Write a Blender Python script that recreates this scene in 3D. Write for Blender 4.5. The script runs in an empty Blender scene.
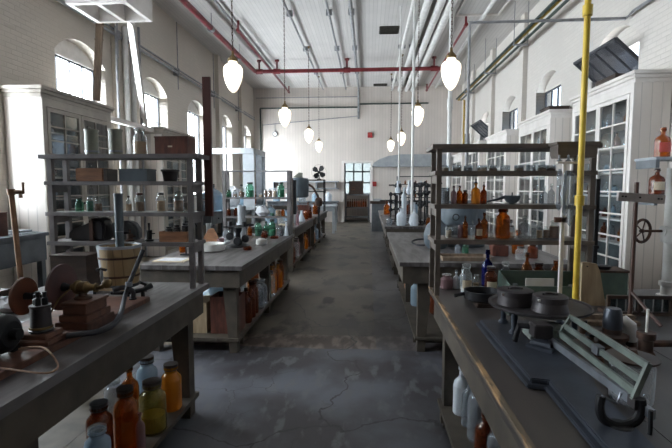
import bpy, bmesh, math, random
from mathutils import Vector, Matrix
random.seed(7)
S = bpy.context.scene
COL = S.collection
PI = math.pi

# ---------------------------------------------------------------- camera, world, exposure
FPX = 450.0
PITCH = math.atan(36/FPX); YAW = math.atan(32/FPX*math.cos(PITCH))
cd = bpy.data.cameras.new('camera'); cam = bpy.data.objects.new('camera', cd); COL.objects.link(cam)
cam.location = (0, 0, 1.6); cam.rotation_euler = (PI/2-PITCH, 0, YAW)
cd.sensor_width = 36; cd.lens = 36*FPX/672; cd.clip_start = 0.05; cd.clip_end = 200
S.camera = cam
CR = cam.rotation_euler.to_matrix(); CC = Vector((0, 0, 1.6))
def ray(px, py): return CR @ Vector(((px-336)/FPX, (224-py)/FPX, -1))
def onZ(px, py, z): d = ray(px, py); return CC + d*((z-1.6)/d.z)
def onY(px, py, y): d = ray(px, py); return CC + d*(y/d.y)

S.view_settings.view_transform = 'Standard'; S.view_settings.look = 'None'
S.view_settings.gamma = 1; S.view_settings.use_curve_mapping = False
S.view_settings.exposure = 0.0
S.cycles.use_denoising = True
S.cycles.max_bounces = 7; S.cycles.diffuse_bounces = 4; S.cycles.glossy_bounces = 3
S.cycles.transparent_max_bounces = 16; S.cycles.transmission_bounces = 4
S.cycles.caustics_reflective = False; S.cycles.caustics_refractive = False
S.cycles.sample_clamp_indirect = 6

W = bpy.data.worlds.new('sky'); S.world = W; W.use_nodes = True
nt = W.node_tree; nt.nodes.clear()
tc = nt.nodes.new('ShaderNodeTexCoord'); sx = nt.nodes.new('ShaderNodeSeparateXYZ')
mr = nt.nodes.new('ShaderNodeMapRange'); mr.inputs['From Min'].default_value = -0.5; mr.inputs['From Max'].default_value = 0.5
mr.inputs['To Min'].default_value = 42.0; mr.inputs['To Max'].default_value = 8.0
bg = nt.nodes.new('ShaderNodeBackground'); bg.inputs['Color'].default_value = (0.92, 0.955, 1.0, 1)
ow = nt.nodes.new('ShaderNodeOutputWorld')
nt.links.new(tc.outputs['Generated'], sx.inputs[0]); nt.links.new(sx.outputs['X'], mr.inputs['Value'])
nt.links.new(mr.outputs[0], bg.inputs['Strength']); nt.links.new(bg.outputs[0], ow.inputs[0])

XL, XR, YF, YB, ZC = -5.34, 4.2, 21.0, -4.2, 6.2
WINS = [(7.52+2.85*k, 7.52+2.85*k+1.48) for k in range(-2, 5)]   # window bays along both long walls; nearest pair unseen, added to light the foreground
WSILL, WHEAD, WTOP = 1.35, 3.98, 4.32
def portal(x, y, rot):
    L = bpy.data.lights.new('window_daylight', 'AREA'); L.shape = 'RECTANGLE'; L.size = 2.7; L.size_y = 1.45
    L.cycles.is_portal = True
    o = bpy.data.objects.new('window_daylight', L); COL.objects.link(o); o.location = (x, y, 2.68); o.rotation_euler = (0, rot, 0)
for a, b in WINS:
    portal(XL-0.42, (a+b)/2, -PI/2); portal(XR+0.42, (a+b)/2, PI/2)

# ---------------------------------------------------------------- materials
def node_mat(name):
    m = bpy.data.materials.new(name); m.use_nodes = True
    t = m.node_tree; p = t.nodes['Principled BSDF']
    return m, t, p
def mix_rgb(t, fac, a, b):
    n = t.nodes.new('ShaderNodeMix'); n.data_type = 'RGBA'
    if fac is not None: t.links.new(fac, n.inputs[0])
    for v, i in ((a, 6), (b, 7)):
        if isinstance(v, (tuple, list)): n.inputs[i].default_value = (*v[:3], 1)
        else: t.links.new(v, n.inputs[i])
    return n
def ramp(t, src, lo, hi):
    n = t.nodes.new('ShaderNodeMapRange'); n.inputs['From Min'].default_value = lo; n.inputs['From Max'].default_value = hi
    t.links.new(src, n.inputs['Value']); return n.outputs[0]
def noise(t, scale, stretch=(1, 1, 1), detail=4, space='Object'):
    c = t.nodes.new('ShaderNodeTexCoord'); mp = t.nodes.new('ShaderNodeMapping'); mp.inputs['Scale'].default_value = stretch
    if space == 'World':
        c = t.nodes.new('ShaderNodeNewGeometry'); t.links.new(c.outputs['Position'], mp.inputs[0])
    else: t.links.new(c.outputs['Object'], mp.inputs[0])
    n = t.nodes.new('ShaderNodeTexNoise'); n.inputs['Scale'].default_value = scale; n.inputs['Detail'].default_value = detail
    t.links.new(mp.outputs[0], n.inputs[0]); return n.outputs['Fac']
def bump(t, p, h, strength, dist=0.01):
    b = t.nodes.new('ShaderNodeBump'); b.inputs['Strength'].default_value = strength; b.inputs['Distance'].default_value = dist
    t.links.new(h, b.inputs['Height']); t.links.new(b.outputs[0], p.inputs['Normal']); return b
def mat(name, col, col2=None, rough=0.6, metal=0.0, scale=9, stretch=(1, 1, 1), bmp=0.15, spec=0.4, lo=.35, hi=.65):
    m, t, p = node_mat(name)
    col2 = col2 or tuple(c*0.72 for c in col)
    n = noise(t, scale, stretch)
    k = mix_rgb(t, ramp(t, n, lo, hi), col2, col); t.links.new(k.outputs[2], p.inputs['Base Color'])
    p.inputs['Roughness'].default_value = rough; p.inputs['Metallic'].default_value = metal
    p.inputs['Specular IOR Level'].default_value = spec
    if bmp: bump(t, p, n, bmp, 0.004)
    return m
def glass(name, tint, gloss=0.03, body=None, amount=0.13, edge=0.55):
    """thin tinted glass: clear transmission with a fresnel sheen, and an optional cloudy body"""
    m = bpy.data.materials.new(name); m.use_nodes = True; t = m.node_tree; t.nodes.clear()
    o = t.nodes.new('ShaderNodeOutputMaterial'); tr = t.nodes.new('ShaderNodeBsdfTransparent'); tr.inputs[0].default_value = (*tint, 1)
    gl = t.nodes.new('ShaderNodeBsdfGlossy'); gl.inputs['Roughness'].default_value = 0.08
    fr = t.nodes.new('ShaderNodeFresnel')   # same sheen on both faces of a thin sheet
    ge = t.nodes.new('ShaderNodeNewGeometry'); io = t.nodes.new('ShaderNodeMapRange'); io.inputs['To Min'].default_value = 1.45; io.inputs['To Max'].default_value = 1/1.45
    t.links.new(ge.outputs['Backfacing'], io.inputs['Value']); t.links.new(io.outputs[0], fr.inputs[0])
    mx = t.nodes.new('ShaderNodeMixShader'); base = tr
    body = body or tuple(.35+.5*c for c in tint)  # pale default body paints edge highlights into clear glass
    if body:
        lw = t.nodes.new('ShaderNodeLayerWeight'); lw.inputs['Blend'].default_value = 0.35   # longer path through the wall near the outline
        rm = t.nodes.new('ShaderNodeMapRange'); rm.inputs['From Min'].default_value = 0.35; rm.inputs['To Min'].default_value = amount; rm.inputs['To Max'].default_value = min(.95, amount+edge)
        t.links.new(lw.outputs['Facing'], rm.inputs['Value'])
        df = t.nodes.new('ShaderNodeBsdfDiffuse'); df.inputs[0].default_value = (*body, 1)
        m2 = t.nodes.new('ShaderNodeMixShader'); t.links.new(rm.outputs[0], m2.inputs[0])
        t.links.new(tr.outputs[0], m2.inputs[1]); t.links.new(df.outputs[0], m2.inputs[2]); base = m2
    t.links.new(fr.outputs[0], mx.inputs[0]); t.links.new(base.outputs[0], mx.inputs[1]); t.links.new(gl.outputs[0], mx.inputs[2])
    t.links.new(mx.outputs[0], o.inputs[0]); return m
def boards(name, col, axis, width, rough=0.55, groove=0.55, axis2=None, var=0.06):
    """painted tongue-and-groove boards: a groove every `width` metres along one axis"""
    m, t, p = node_mat(name)
    g = t.nodes.new('ShaderNodeNewGeometry'); s = t.nodes.new('ShaderNodeSeparateXYZ'); t.links.new(g.outputs['Position'], s.inputs[0])
    src = s.outputs[axis]
    if axis2:
        ad = t.nodes.new('ShaderNodeMath'); ad.operation = 'ADD'; t.links.new(src, ad.inputs[0]); t.links.new(s.outputs[axis2], ad.inputs[1]); src = ad.outputs[0]
    d = t.nodes.new('ShaderNodeMath'); d.operation = 'DIVIDE'; d.inputs[1].default_value = width; t.links.new(src, d.inputs[0])
    f = t.nodes.new('ShaderNodeMath'); f.operation = 'FRACT'; t.links.new(d.outputs[0], f.inputs[0])
    w = t.nodes.new('ShaderNodeMapRange'); w.inputs['From Min'].default_value = 0.0; w.inputs['From Max'].default_value = 0.14
    t.links.new(f.outputs[0], w.inputs['Value'])
    fl = t.nodes.new('ShaderNodeMath'); fl.operation = 'FLOOR'; t.links.new(d.outputs[0], fl.inputs[0])
    wn = t.nodes.new('ShaderNodeTexWhiteNoise'); wn.noise_dimensions = '1D'; t.links.new(fl.outputs[0], wn.inputs['W'])
    c1 = mix_rgb(t, wn.outputs['Value'], tuple(c*(1-var) for c in col), tuple(min(1, c*(1+var)) for c in col))
    n = noise(t, 1.3, space='World'); c2 = mix_rgb(t, ramp(t, n, .3, .7), tuple(c*.9 for c in col), c1.outputs[2])
    k = mix_rgb(t, w.outputs[0], tuple(c*groove for c in col), c2.outputs[2])
    t.links.new(k.outputs[2], p.inputs['Base Color']); p.inputs['Roughness'].default_value = rough
    bump(t, p, w.outputs[0], 0.5, 0.006); return m

M = {}
M['ceiling'] = boards('painted_ceiling_boards', (0.57, 0.545, 0.525), 'X', 0.105, groove=0.62)
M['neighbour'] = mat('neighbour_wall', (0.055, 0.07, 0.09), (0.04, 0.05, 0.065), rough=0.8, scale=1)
M['far_wall'] = boards('painted_wall_boards', (0.64, 0.575, 0.525), 'X', 0.13, groove=0.72)
M['white_boards'] = boards('white_painted_boards', (0.74, 0.68, 0.63), 'X', 0.14, groove=0.6)
M['cab_shade'] = mat('cabinet_back_shade', (0.10, 0.115, 0.12), (0.07, 0.08, 0.085), rough=0.7, scale=4)  # shade inside the cabinets is put into this dark back colour
M['white_paint'] = mat('white_paint', (0.74, 0.695, 0.66), (0.65, 0.605, 0.57), rough=0.5, scale=5, bmp=0.05)
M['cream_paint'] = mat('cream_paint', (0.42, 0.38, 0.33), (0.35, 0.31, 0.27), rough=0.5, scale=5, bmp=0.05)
M['white_pipe'] = mat('white_pipe_paint', (0.72, 0.71, 0.69), (0.6, 0.59, 0.57), rough=0.4, scale=6, bmp=0.05)
M['grey_pipe'] = mat('grey_pipe_paint', (0.30, 0.30, 0.31), (0.2, 0.2, 0.21), rough=0.45, scale=8, bmp=0.05)
M['red_pipe'] = mat('red_pipe_paint', (0.20, 0.032, 0.036), (0.13, 0.02, 0.025), rough=0.4, scale=6, bmp=0.05)
M['brass'] = mat('old_brass', (0.20, 0.13, 0.05), (0.09, 0.06, 0.03), rough=0.5, metal=0.6, scale=14)
M['copper'] = mat('dull_copper', (0.30, 0.16, 0.085), (0.18, 0.10, 0.055), rough=0.5, metal=0.2, scale=10)
M['weathered'] = mat('weathered_white_board', (0.48, 0.44, 0.42), (0.33, 0.30, 0.29), rough=0.7, scale=14)
M['yellow_pipe'] = mat('yellow_pipe_paint', (0.70, 0.49, 0.05), (0.55, 0.36, 0.04), rough=0.42, scale=9)
M['ochre_pipe'] = mat('ochre_pipe_paint', (0.42, 0.28, 0.05), (0.3, 0.2, 0.04), rough=0.45, scale=9)
M['dark_green'] = mat('dark_green_paint', (0.035, 0.055, 0.045), (0.02, 0.03, 0.03), rough=0.5)
M['grey_wood'] = mat('grey_painted_wood', (0.082, 0.066, 0.050), (0.046, 0.038, 0.030), rough=0.6, scale=7, stretch=(1, 1, 1))
M['table_top'] = mat('worn_table_top', (0.130, 0.118, 0.118), (0.050, 0.043, 0.041), rough=0.48, scale=5, stretch=(3, .5, 1), spec=0.5, lo=.38, hi=.62)
M['table_dark'] = mat('dark_table_top', (0.052, 0.042, 0.038), (0.027, 0.023, 0.022), rough=0.42, scale=4, stretch=(2.5, .6, 1), spec=0.5)
M['edge_wood'] = mat('worn_edge_wood', (0.36, 0.22, 0.11), (0.10, 0.075, 0.05), rough=0.6, scale=10, stretch=(3, .7, 3), lo=.5, hi=.62)
M['rack_wood'] = mat('rack_wood', (0.17, 0.155, 0.155), (0.105, 0.095, 0.095), rough=0.55, scale=8)
M['brown_rack'] = mat('brown_rack_wood', (0.16, 0.13, 0.11), (0.10, 0.08, 0.068), rough=0.5, scale=8)
M['dark_wood'] = mat('dark_wood', (0.055, 0.033, 0.024), (0.03, 0.019, 0.015), rough=0.5, scale=9, stretch=(1, 1, 4))
M['red_wood'] = mat('red_brown_wood', (0.13, 0.045, 0.03), (0.065, 0.024, 0.018), rough=0.45, scale=9, stretch=(4, 1, 1))
M['mahogany'] = mat('mahogany', (0.125, 0.055, 0.034), (0.06, 0.028, 0.02), rough=0.55, scale=8, stretch=(1, 4, 1))
M['crate_wood'] = mat('crate_wood', (0.33, 0.15, 0.07), (0.19, 0.085, 0.042), rough=0.6, scale=8, stretch=(1, 1, 5))
M['pale_wood'] = mat('pale_wood', (0.48, 0.37, 0.24), (0.34, 0.25, 0.16), rough=0.6, scale=8, stretch=(4, 4, .6))
M['old_plank'] = mat('old_plank', (0.24, 0.17, 0.12), (0.15, 0.11, 0.08), rough=0.7, scale=8, stretch=(4, 4, .6))
M['bucket_wood'] = boards('bucket_staves', (0.34, 0.235, 0.12), 'X', 0.045, groove=0.45, var=0.2)
M['plank_red'] = mat('red_brown_board', (0.10, 0.035, 0.028), (0.06, 0.022, 0.02), rough=0.5, scale=6, stretch=(3, 3, .5))
M['iron'] = mat('black_iron', (0.014, 0.014, 0.017), (0.009, 0.009, 0.010), rough=0.5, metal=0.0, scale=14, spec=.25)
M['rust'] = mat('rusty_iron', (0.11, 0.055, 0.035), (0.045, 0.03, 0.025), rough=0.65, metal=0.3, scale=16)
M['rust_disc'] = mat('rusty_disc', (0.16, 0.05, 0.02), (0.07, 0.028, 0.015), rough=0.75, metal=0.0, scale=7)
M['plum_disc'] = mat('dark_plum_disc', (0.085, 0.032, 0.026), (0.05, 0.022, 0.02), rough=0.75, metal=0.0, scale=7)
M['steel'] = mat('grey_steel', (0.26, 0.28, 0.31), (0.16, 0.17, 0.19), rough=0.38, metal=0.7, scale=10)
M['tin_dark'] = mat('dark_tin', (0.058, 0.05, 0.052), (0.035, 0.031, 0.033), rough=0.45, metal=0.4, scale=12)
M['pan_iron'] = mat('cast_iron_pan', (0.045, 0.045, 0.05), (0.028, 0.028, 0.03), rough=0.33, metal=0.6, scale=8)
M['blue_iron'] = mat('blue_grey_iron', (0.052, 0.060, 0.080), (0.030, 0.035, 0.046), rough=0.4, metal=0.3, scale=10)
M['green_iron'] = mat('grey_green_iron', (0.16, 0.19, 0.17), (0.09, 0.105, 0.095), rough=0.45, metal=0.2, scale=10)
M['canister'] = mat('grey_green_canister', (0.25, 0.25, 0.20), (0.17, 0.175, 0.145), rough=0.5, scale=10)
M['tank'] = mat('grey_blue_tank', (0.10, 0.125, 0.145), (0.06, 0.075, 0.09), rough=0.5, scale=6, stretch=(1, 1, .4))
M['hood_grey'] = mat('hood_grey_paint', (0.36, 0.38, 0.40), (0.29, 0.31, 0.33), rough=0.55, scale=4)
M['bench_grey'] = mat('bench_blue_grey', (0.15, 0.165, 0.18), (0.10, 0.112, 0.125), rough=0.55, scale=5)
M['tray_green'] = mat('faded_green_paint', (0.115, 0.17, 0.14), (0.075, 0.115, 0.095), rough=0.6, scale=10)
M['porcelain'] = mat('white_porcelain', (0.72, 0.70, 0.66), (0.62, 0.60, 0.56), rough=0.3, scale=5, bmp=0)
M['paper'] = mat('aged_paper', (0.58, 0.50, 0.37), (0.47, 0.39, 0.28), rough=0.8, scale=12)
M['white_card'] = mat('white_card', (0.72, 0.70, 0.67), (0.62, 0.60, 0.57), rough=0.8, scale=12)
M['red_card'] = mat('red_label', (0.42, 0.07, 0.05), (0.35, 0.05, 0.04), rough=0.7)
M['leather'] = mat('black_leather', (0.025, 0.024, 0.028), (0.015, 0.015, 0.017), rough=0.38, scale=12)
M['leather_brown'] = mat('brown_leather', (0.075, 0.035, 0.025), (0.05, 0.024, 0.018), rough=0.45, scale=12)
M['rubber'] = mat('grey_rubber_hose', (0.04, 0.04, 0.046), (0.025, 0.025, 0.029), rough=0.75, scale=12)
M['cord'] = mat('tan_cord', (0.32, 0.19, 0.12), (0.22, 0.13, 0.085), rough=0.7, scale=20)
M['cloth'] = mat('white_cloth', (0.62, 0.63, 0.66), (0.5, 0.51, 0.54), rough=0.8, scale=9, bmp=0.3)
M['powder'] = mat('tan_powder', (0.50, 0.34, 0.20), (0.36, 0.23, 0.13), rough=0.9, scale=30)
M['brown_powder'] = mat('brown_powder', (0.26, 0.13, 0.07), (0.17, 0.085, 0.05), rough=0.9, scale=30)
M['white_powder'] = mat('white_powder', (0.6, 0.6, 0.6), (0.5, 0.5, 0.5), rough=0.9, scale=30)
M['green_fluid'] = mat('green_salt', (0.03, 0.20, 0.13), (0.02, 0.14, 0.09), rough=0.4, scale=10)
M['yellow_fluid'] = mat('yellow_salt', (0.45, 0.36, 0.05), (0.3, 0.22, 0.03), rough=0.4, scale=10)
M['dark_fluid'] = mat('dark_residue', (0.03, 0.025, 0.03), (0.02, 0.016, 0.02), rough=0.4, scale=10)
M['cork'] = mat('dark_stopper', (0.05, 0.035, 0.028), (0.03, 0.02, 0.018), rough=0.6, scale=20)
M['black_lid'] = mat('black_lid', (0.02, 0.02, 0.023), (0.014, 0.014, 0.016), rough=0.4)
M['fan_black'] = mat('fan_black', (0.018, 0.018, 0.02), (0.012, 0.012, 0.014), rough=0.4)
M['vent'] = mat('vent_grille', (0.055, 0.05, 0.04), (0.03, 0.028, 0.022), rough=0.6, metal=.2)
M['sign_red'] = mat('sign_red', (0.32, 0.015, 0.02), (0.25, 0.012, 0.016), rough=0.4, bmp=0)
M['window_iron'] = mat('window_bar_paint', (0.045, 0.047, 0.055), (0.03, 0.032, 0.038), rough=0.5)
M['reveal'] = mat('window_reveal_paint', (0.74, 0.71, 0.68), (0.66, 0.63, 0.60), rough=0.6)
M['clear'] = glass('clear_glass', (0.90, 0.93, 0.93))
M['dish_glass'] = glass('dish_glass', (0.85, 0.88, 0.9), body=(0.7, 0.72, 0.75), amount=0.25, edge=.6)
M['cloudy'] = glass('cloudy_glass', (0.85, 0.88, 0.90), body=(0.36, 0.39, 0.43), amount=0.28)
M['frost'] = glass('frosted_glass', (0.8, 0.85, 0.9), body=(0.75, 0.80, 0.86), amount=0.75)
M['amber'] = glass('amber_glass', (0.80, 0.36, 0.08), body=(0.30, 0.085, 0.015), amount=0.35)
M['deep_amber'] = glass('deep_amber_glass', (0.60, 0.22, 0.07), body=(0.13, 0.035, 0.015), amount=0.45)
M['orange_glass'] = glass('orange_glass', (0.9, 0.5, 0.12), body=(0.62, 0.25, 0.03), amount=0.4)
M['olive'] = glass('olive_yellow_glass', (0.62, 0.55, 0.18), body=(0.25, 0.19, 0.05), amount=0.45)
M['cobalt'] = glass('cobalt_glass', (0.04, 0.06, 0.5), body=(0.01, 0.015, 0.14), amount=0.5)
M['green_glass'] = glass('green_glass', (0.45, 0.78, 0.62), body=(0.12, 0.28, 0.2), amount=0.25)
M['aqua'] = glass('pale_blue_glass', (0.68, 0.82, 0.9), body=(0.40, 0.52, 0.62), amount=0.5)
M['pink_glass'] = glass('pink_tinted_glass', (0.75, 0.6, 0.62), body=(0.35, 0.22, 0.24), amount=0.5)
M['pane'] = glass('window_pane', (0.93, 0.96, 0.97), amount=0.0, edge=0.0)
M['dark_pane'] = glass('dark_sash_pane', (0.35, 0.37, 0.40), body=(0.10, 0.10, 0.11), amount=0.6, edge=0)  # sash glass with an even dark grey body
M['frosted_pane'] = glass('frosted_window_pane', (0.26, 0.28, 0.28), body=(0.5, 0.52, 0.5), amount=0.3, edge=0)
M['plate_glass'] = glass('dark_plate_glass', (0.6, 0.7, 0.72), body=(0.06, 0.08, 0.09), amount=0.6, edge=.2)

# painted brick
def brick_mat(name, col):
    m, t, p = node_mat(name)
    g = t.nodes.new('ShaderNodeNewGeometry'); s = t.nodes.new('ShaderNodeSeparateXYZ'); cb = t.nodes.new('ShaderNodeCombineXYZ')
    t.links.new(g.outputs['Position'], s.inputs[0]); t.links.new(s.outputs['Y'], cb.inputs[0]); t.links.new(s.outputs['Z'], cb.inputs[1])
    b = t.nodes.new('ShaderNodeTexBrick'); b.inputs['Scale'].default_value = 1; b.inputs['Brick Width'].default_value = 0.215; b.inputs['Row Height'].default_value = 0.075
    b.inputs['Mortar Size'].default_value = 0.008; b.inputs['Mortar Smooth'].default_value = 0.6
    b.inputs['Color1'].default_value = (*col, 1); b.inputs['Color2'].default_value = (*[c*.94 for c in col], 1); b.inputs['Mortar'].default_value = (*[c*.86 for c in col], 1)
    t.links.new(cb.outputs[0], b.inputs['Vector'])
    n = noise(t, 0.8, space='World'); k = mix_rgb(t, ramp(t, n, .3, .7), tuple(c*.9 for c in col), b.outputs['Color'])
    t.links.new(k.outputs[2], p.inputs['Base Color']); p.inputs['Roughness'].default_value = 0.6
    iv = t.nodes.new('ShaderNodeMath'); iv.operation = 'SUBTRACT'; iv.inputs[0].default_value = 1; t.links.new(b.outputs['Fac'], iv.inputs[1])
    bump(t, p, iv.outputs[0], 0.6, 0.006); return m
M['brick_left'] = brick_mat('painted_brick_left', (0.60, 0.54, 0.47))
M['brick_right'] = brick_mat('painted_brick_right', (0.66, 0.615, 0.57))

# stained concrete floor
def floor_mat():
    m, t, p = node_mat('stained_concrete')
    n1 = noise(t, 1.1, space='World', detail=9); n2 = noise(t, 2.6, (1, .5, 1), 9, 'World'); n3 = noise(t, 0.45, space='World', detail=3); n4 = noise(t, 9, (1, .4, 1), 10, 'World')
    g = t.nodes.new('ShaderNodeNewGeometry'); s = t.nodes.new('ShaderNodeSeparateXYZ'); t.links.new(g.outputs['Position'], s.inputs[0])
    near = mix_rgb(t, ramp(t, n1, .43, .57), (0.040, 0.036, 0.040), (0.092, 0.096, 0.112))      # bluish slab nearest
    near2 = mix_rgb(t, ramp(t, n4, .54, .64), near.outputs[2], (0.098, 0.098, 0.106))
    far = mix_rgb(t, ramp(t, n1, .38, .62), (0.050, 0.040, 0.029), (0.125, 0.106, 0.083))       # older brown slab beyond
    far2 = mix_rgb(t, ramp(t, n2, .54, .62), far.outputs[2], (0.026, 0.021, 0.017))
    def line(sock, at, amp):
        w = t.nodes.new('ShaderNodeMath'); w.operation = 'MULTIPLY_ADD'; w.inputs[1].default_value = amp; t.links.new(n2, w.inputs[0]); t.links.new(sock, w.inputs[2])
        c = t.nodes.new('ShaderNodeMath'); c.operation = 'GREATER_THAN'; c.inputs[1].default_value = at; t.links.new(w.outputs[0], c.inputs[0]); return c.outputs[0]
    slab = mix_rgb(t, line(s.outputs['Y'], 4.86, .2), near2.outputs[2], far2.outputs[2])
    band = mix_rgb(t, ramp(t, n4, .45, .6), (0.070, 0.048, 0.036), (0.185, 0.145, 0.12))
    a = line(s.outputs['Y'], 4.42, .1); b = line(s.outputs['Y'], 4.88, .2)
    sb = t.nodes.new('ShaderNodeMath'); sb.operation = 'SUBTRACT'; sb.use_clamp = True; t.links.new(a, sb.inputs[0]); t.links.new(b, sb.inputs[1])
    mm = mix_rgb(t, sb.outputs[0], slab.outputs[2], band.outputs[2])
    # right-hand strip of a lighter pour along the aisle
    rs = mix_rgb(t, line(s.outputs['X'], .12, .06), mm.outputs[2], near2.outputs[2]); k2 = mix_rgb(t, None, mm.outputs[2], rs.outputs[2]); k2.inputs[0].default_value = .55
    fin = k2
    for sc, w in ((0.55, .008), (1.5, .006)):
        v = t.nodes.new('ShaderNodeTexVoronoi'); v.feature = 'DISTANCE_TO_EDGE'; v.inputs['Scale'].default_value = sc
        dn = t.nodes.new('ShaderNodeTexNoise'); dn.inputs['Scale'].default_value = 2.2; dn.inputs['Detail'].default_value = 5
        vm = t.nodes.new('ShaderNodeVectorMath'); vm.operation = 'MULTIPLY_ADD'; vm.inputs[1].default_value = (.7, .7, .7)
        t.links.new(g.outputs['Position'], dn.inputs[0]); t.links.new(dn.outputs['Color'], vm.inputs[0]); t.links.new(g.outputs['Position'], vm.inputs[2]); t.links.new(vm.outputs[0], v.inputs[0])
        ck = t.nodes.new('ShaderNodeMapRange'); ck.inputs['From Min'].default_value = 0.001; ck.inputs['From Max'].default_value = w; t.links.new(v.outputs['Distance'], ck.inputs['Value'])
        if sc > 1:    # hairline cracks break off here and there
            mx = t.nodes.new('ShaderNodeMath'); mx.operation = 'MAXIMUM'; t.links.new(ck.outputs[0], mx.inputs[0]); t.links.new(ramp(t, n3, .44, .5), mx.inputs[1]); cf = mx.outputs[0]
        else: cf = ck.outputs[0]
        fin = mix_rgb(t, cf, (0.022, 0.021, 0.021), fin.outputs[2])
    t.links.new(fin.outputs[2], p.inputs['Base Color'])
    p.inputs['Specular IOR Level'].default_value = 0.45
    r = t.nodes.new('ShaderNodeMapRange'); r.inputs['To Min'].default_value = 0.40; r.inputs['To Max'].default_value = 0.65; t.links.new(n1, r.inputs['Value']); t.links.new(r.outputs[0], p.inputs['Roughness'])
    bump(t, p, n2, 0.3, 0.006); return m
M['floor'] = floor_mat()

def lamp_mat():
    m, t, p = node_mat('opal_lamp_glass'); p.inputs['Base Color'].default_value = (0.9, 0.88, 0.82, 1)
    p.inputs['Emission Color'].default_value = (1.0, 0.88, 0.68, 1); p.inputs['Emission Strength'].default_value = 1.5; p.inputs['Roughness'].default_value = 0.2
    return m
M['lamp'] = lamp_mat()

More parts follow.
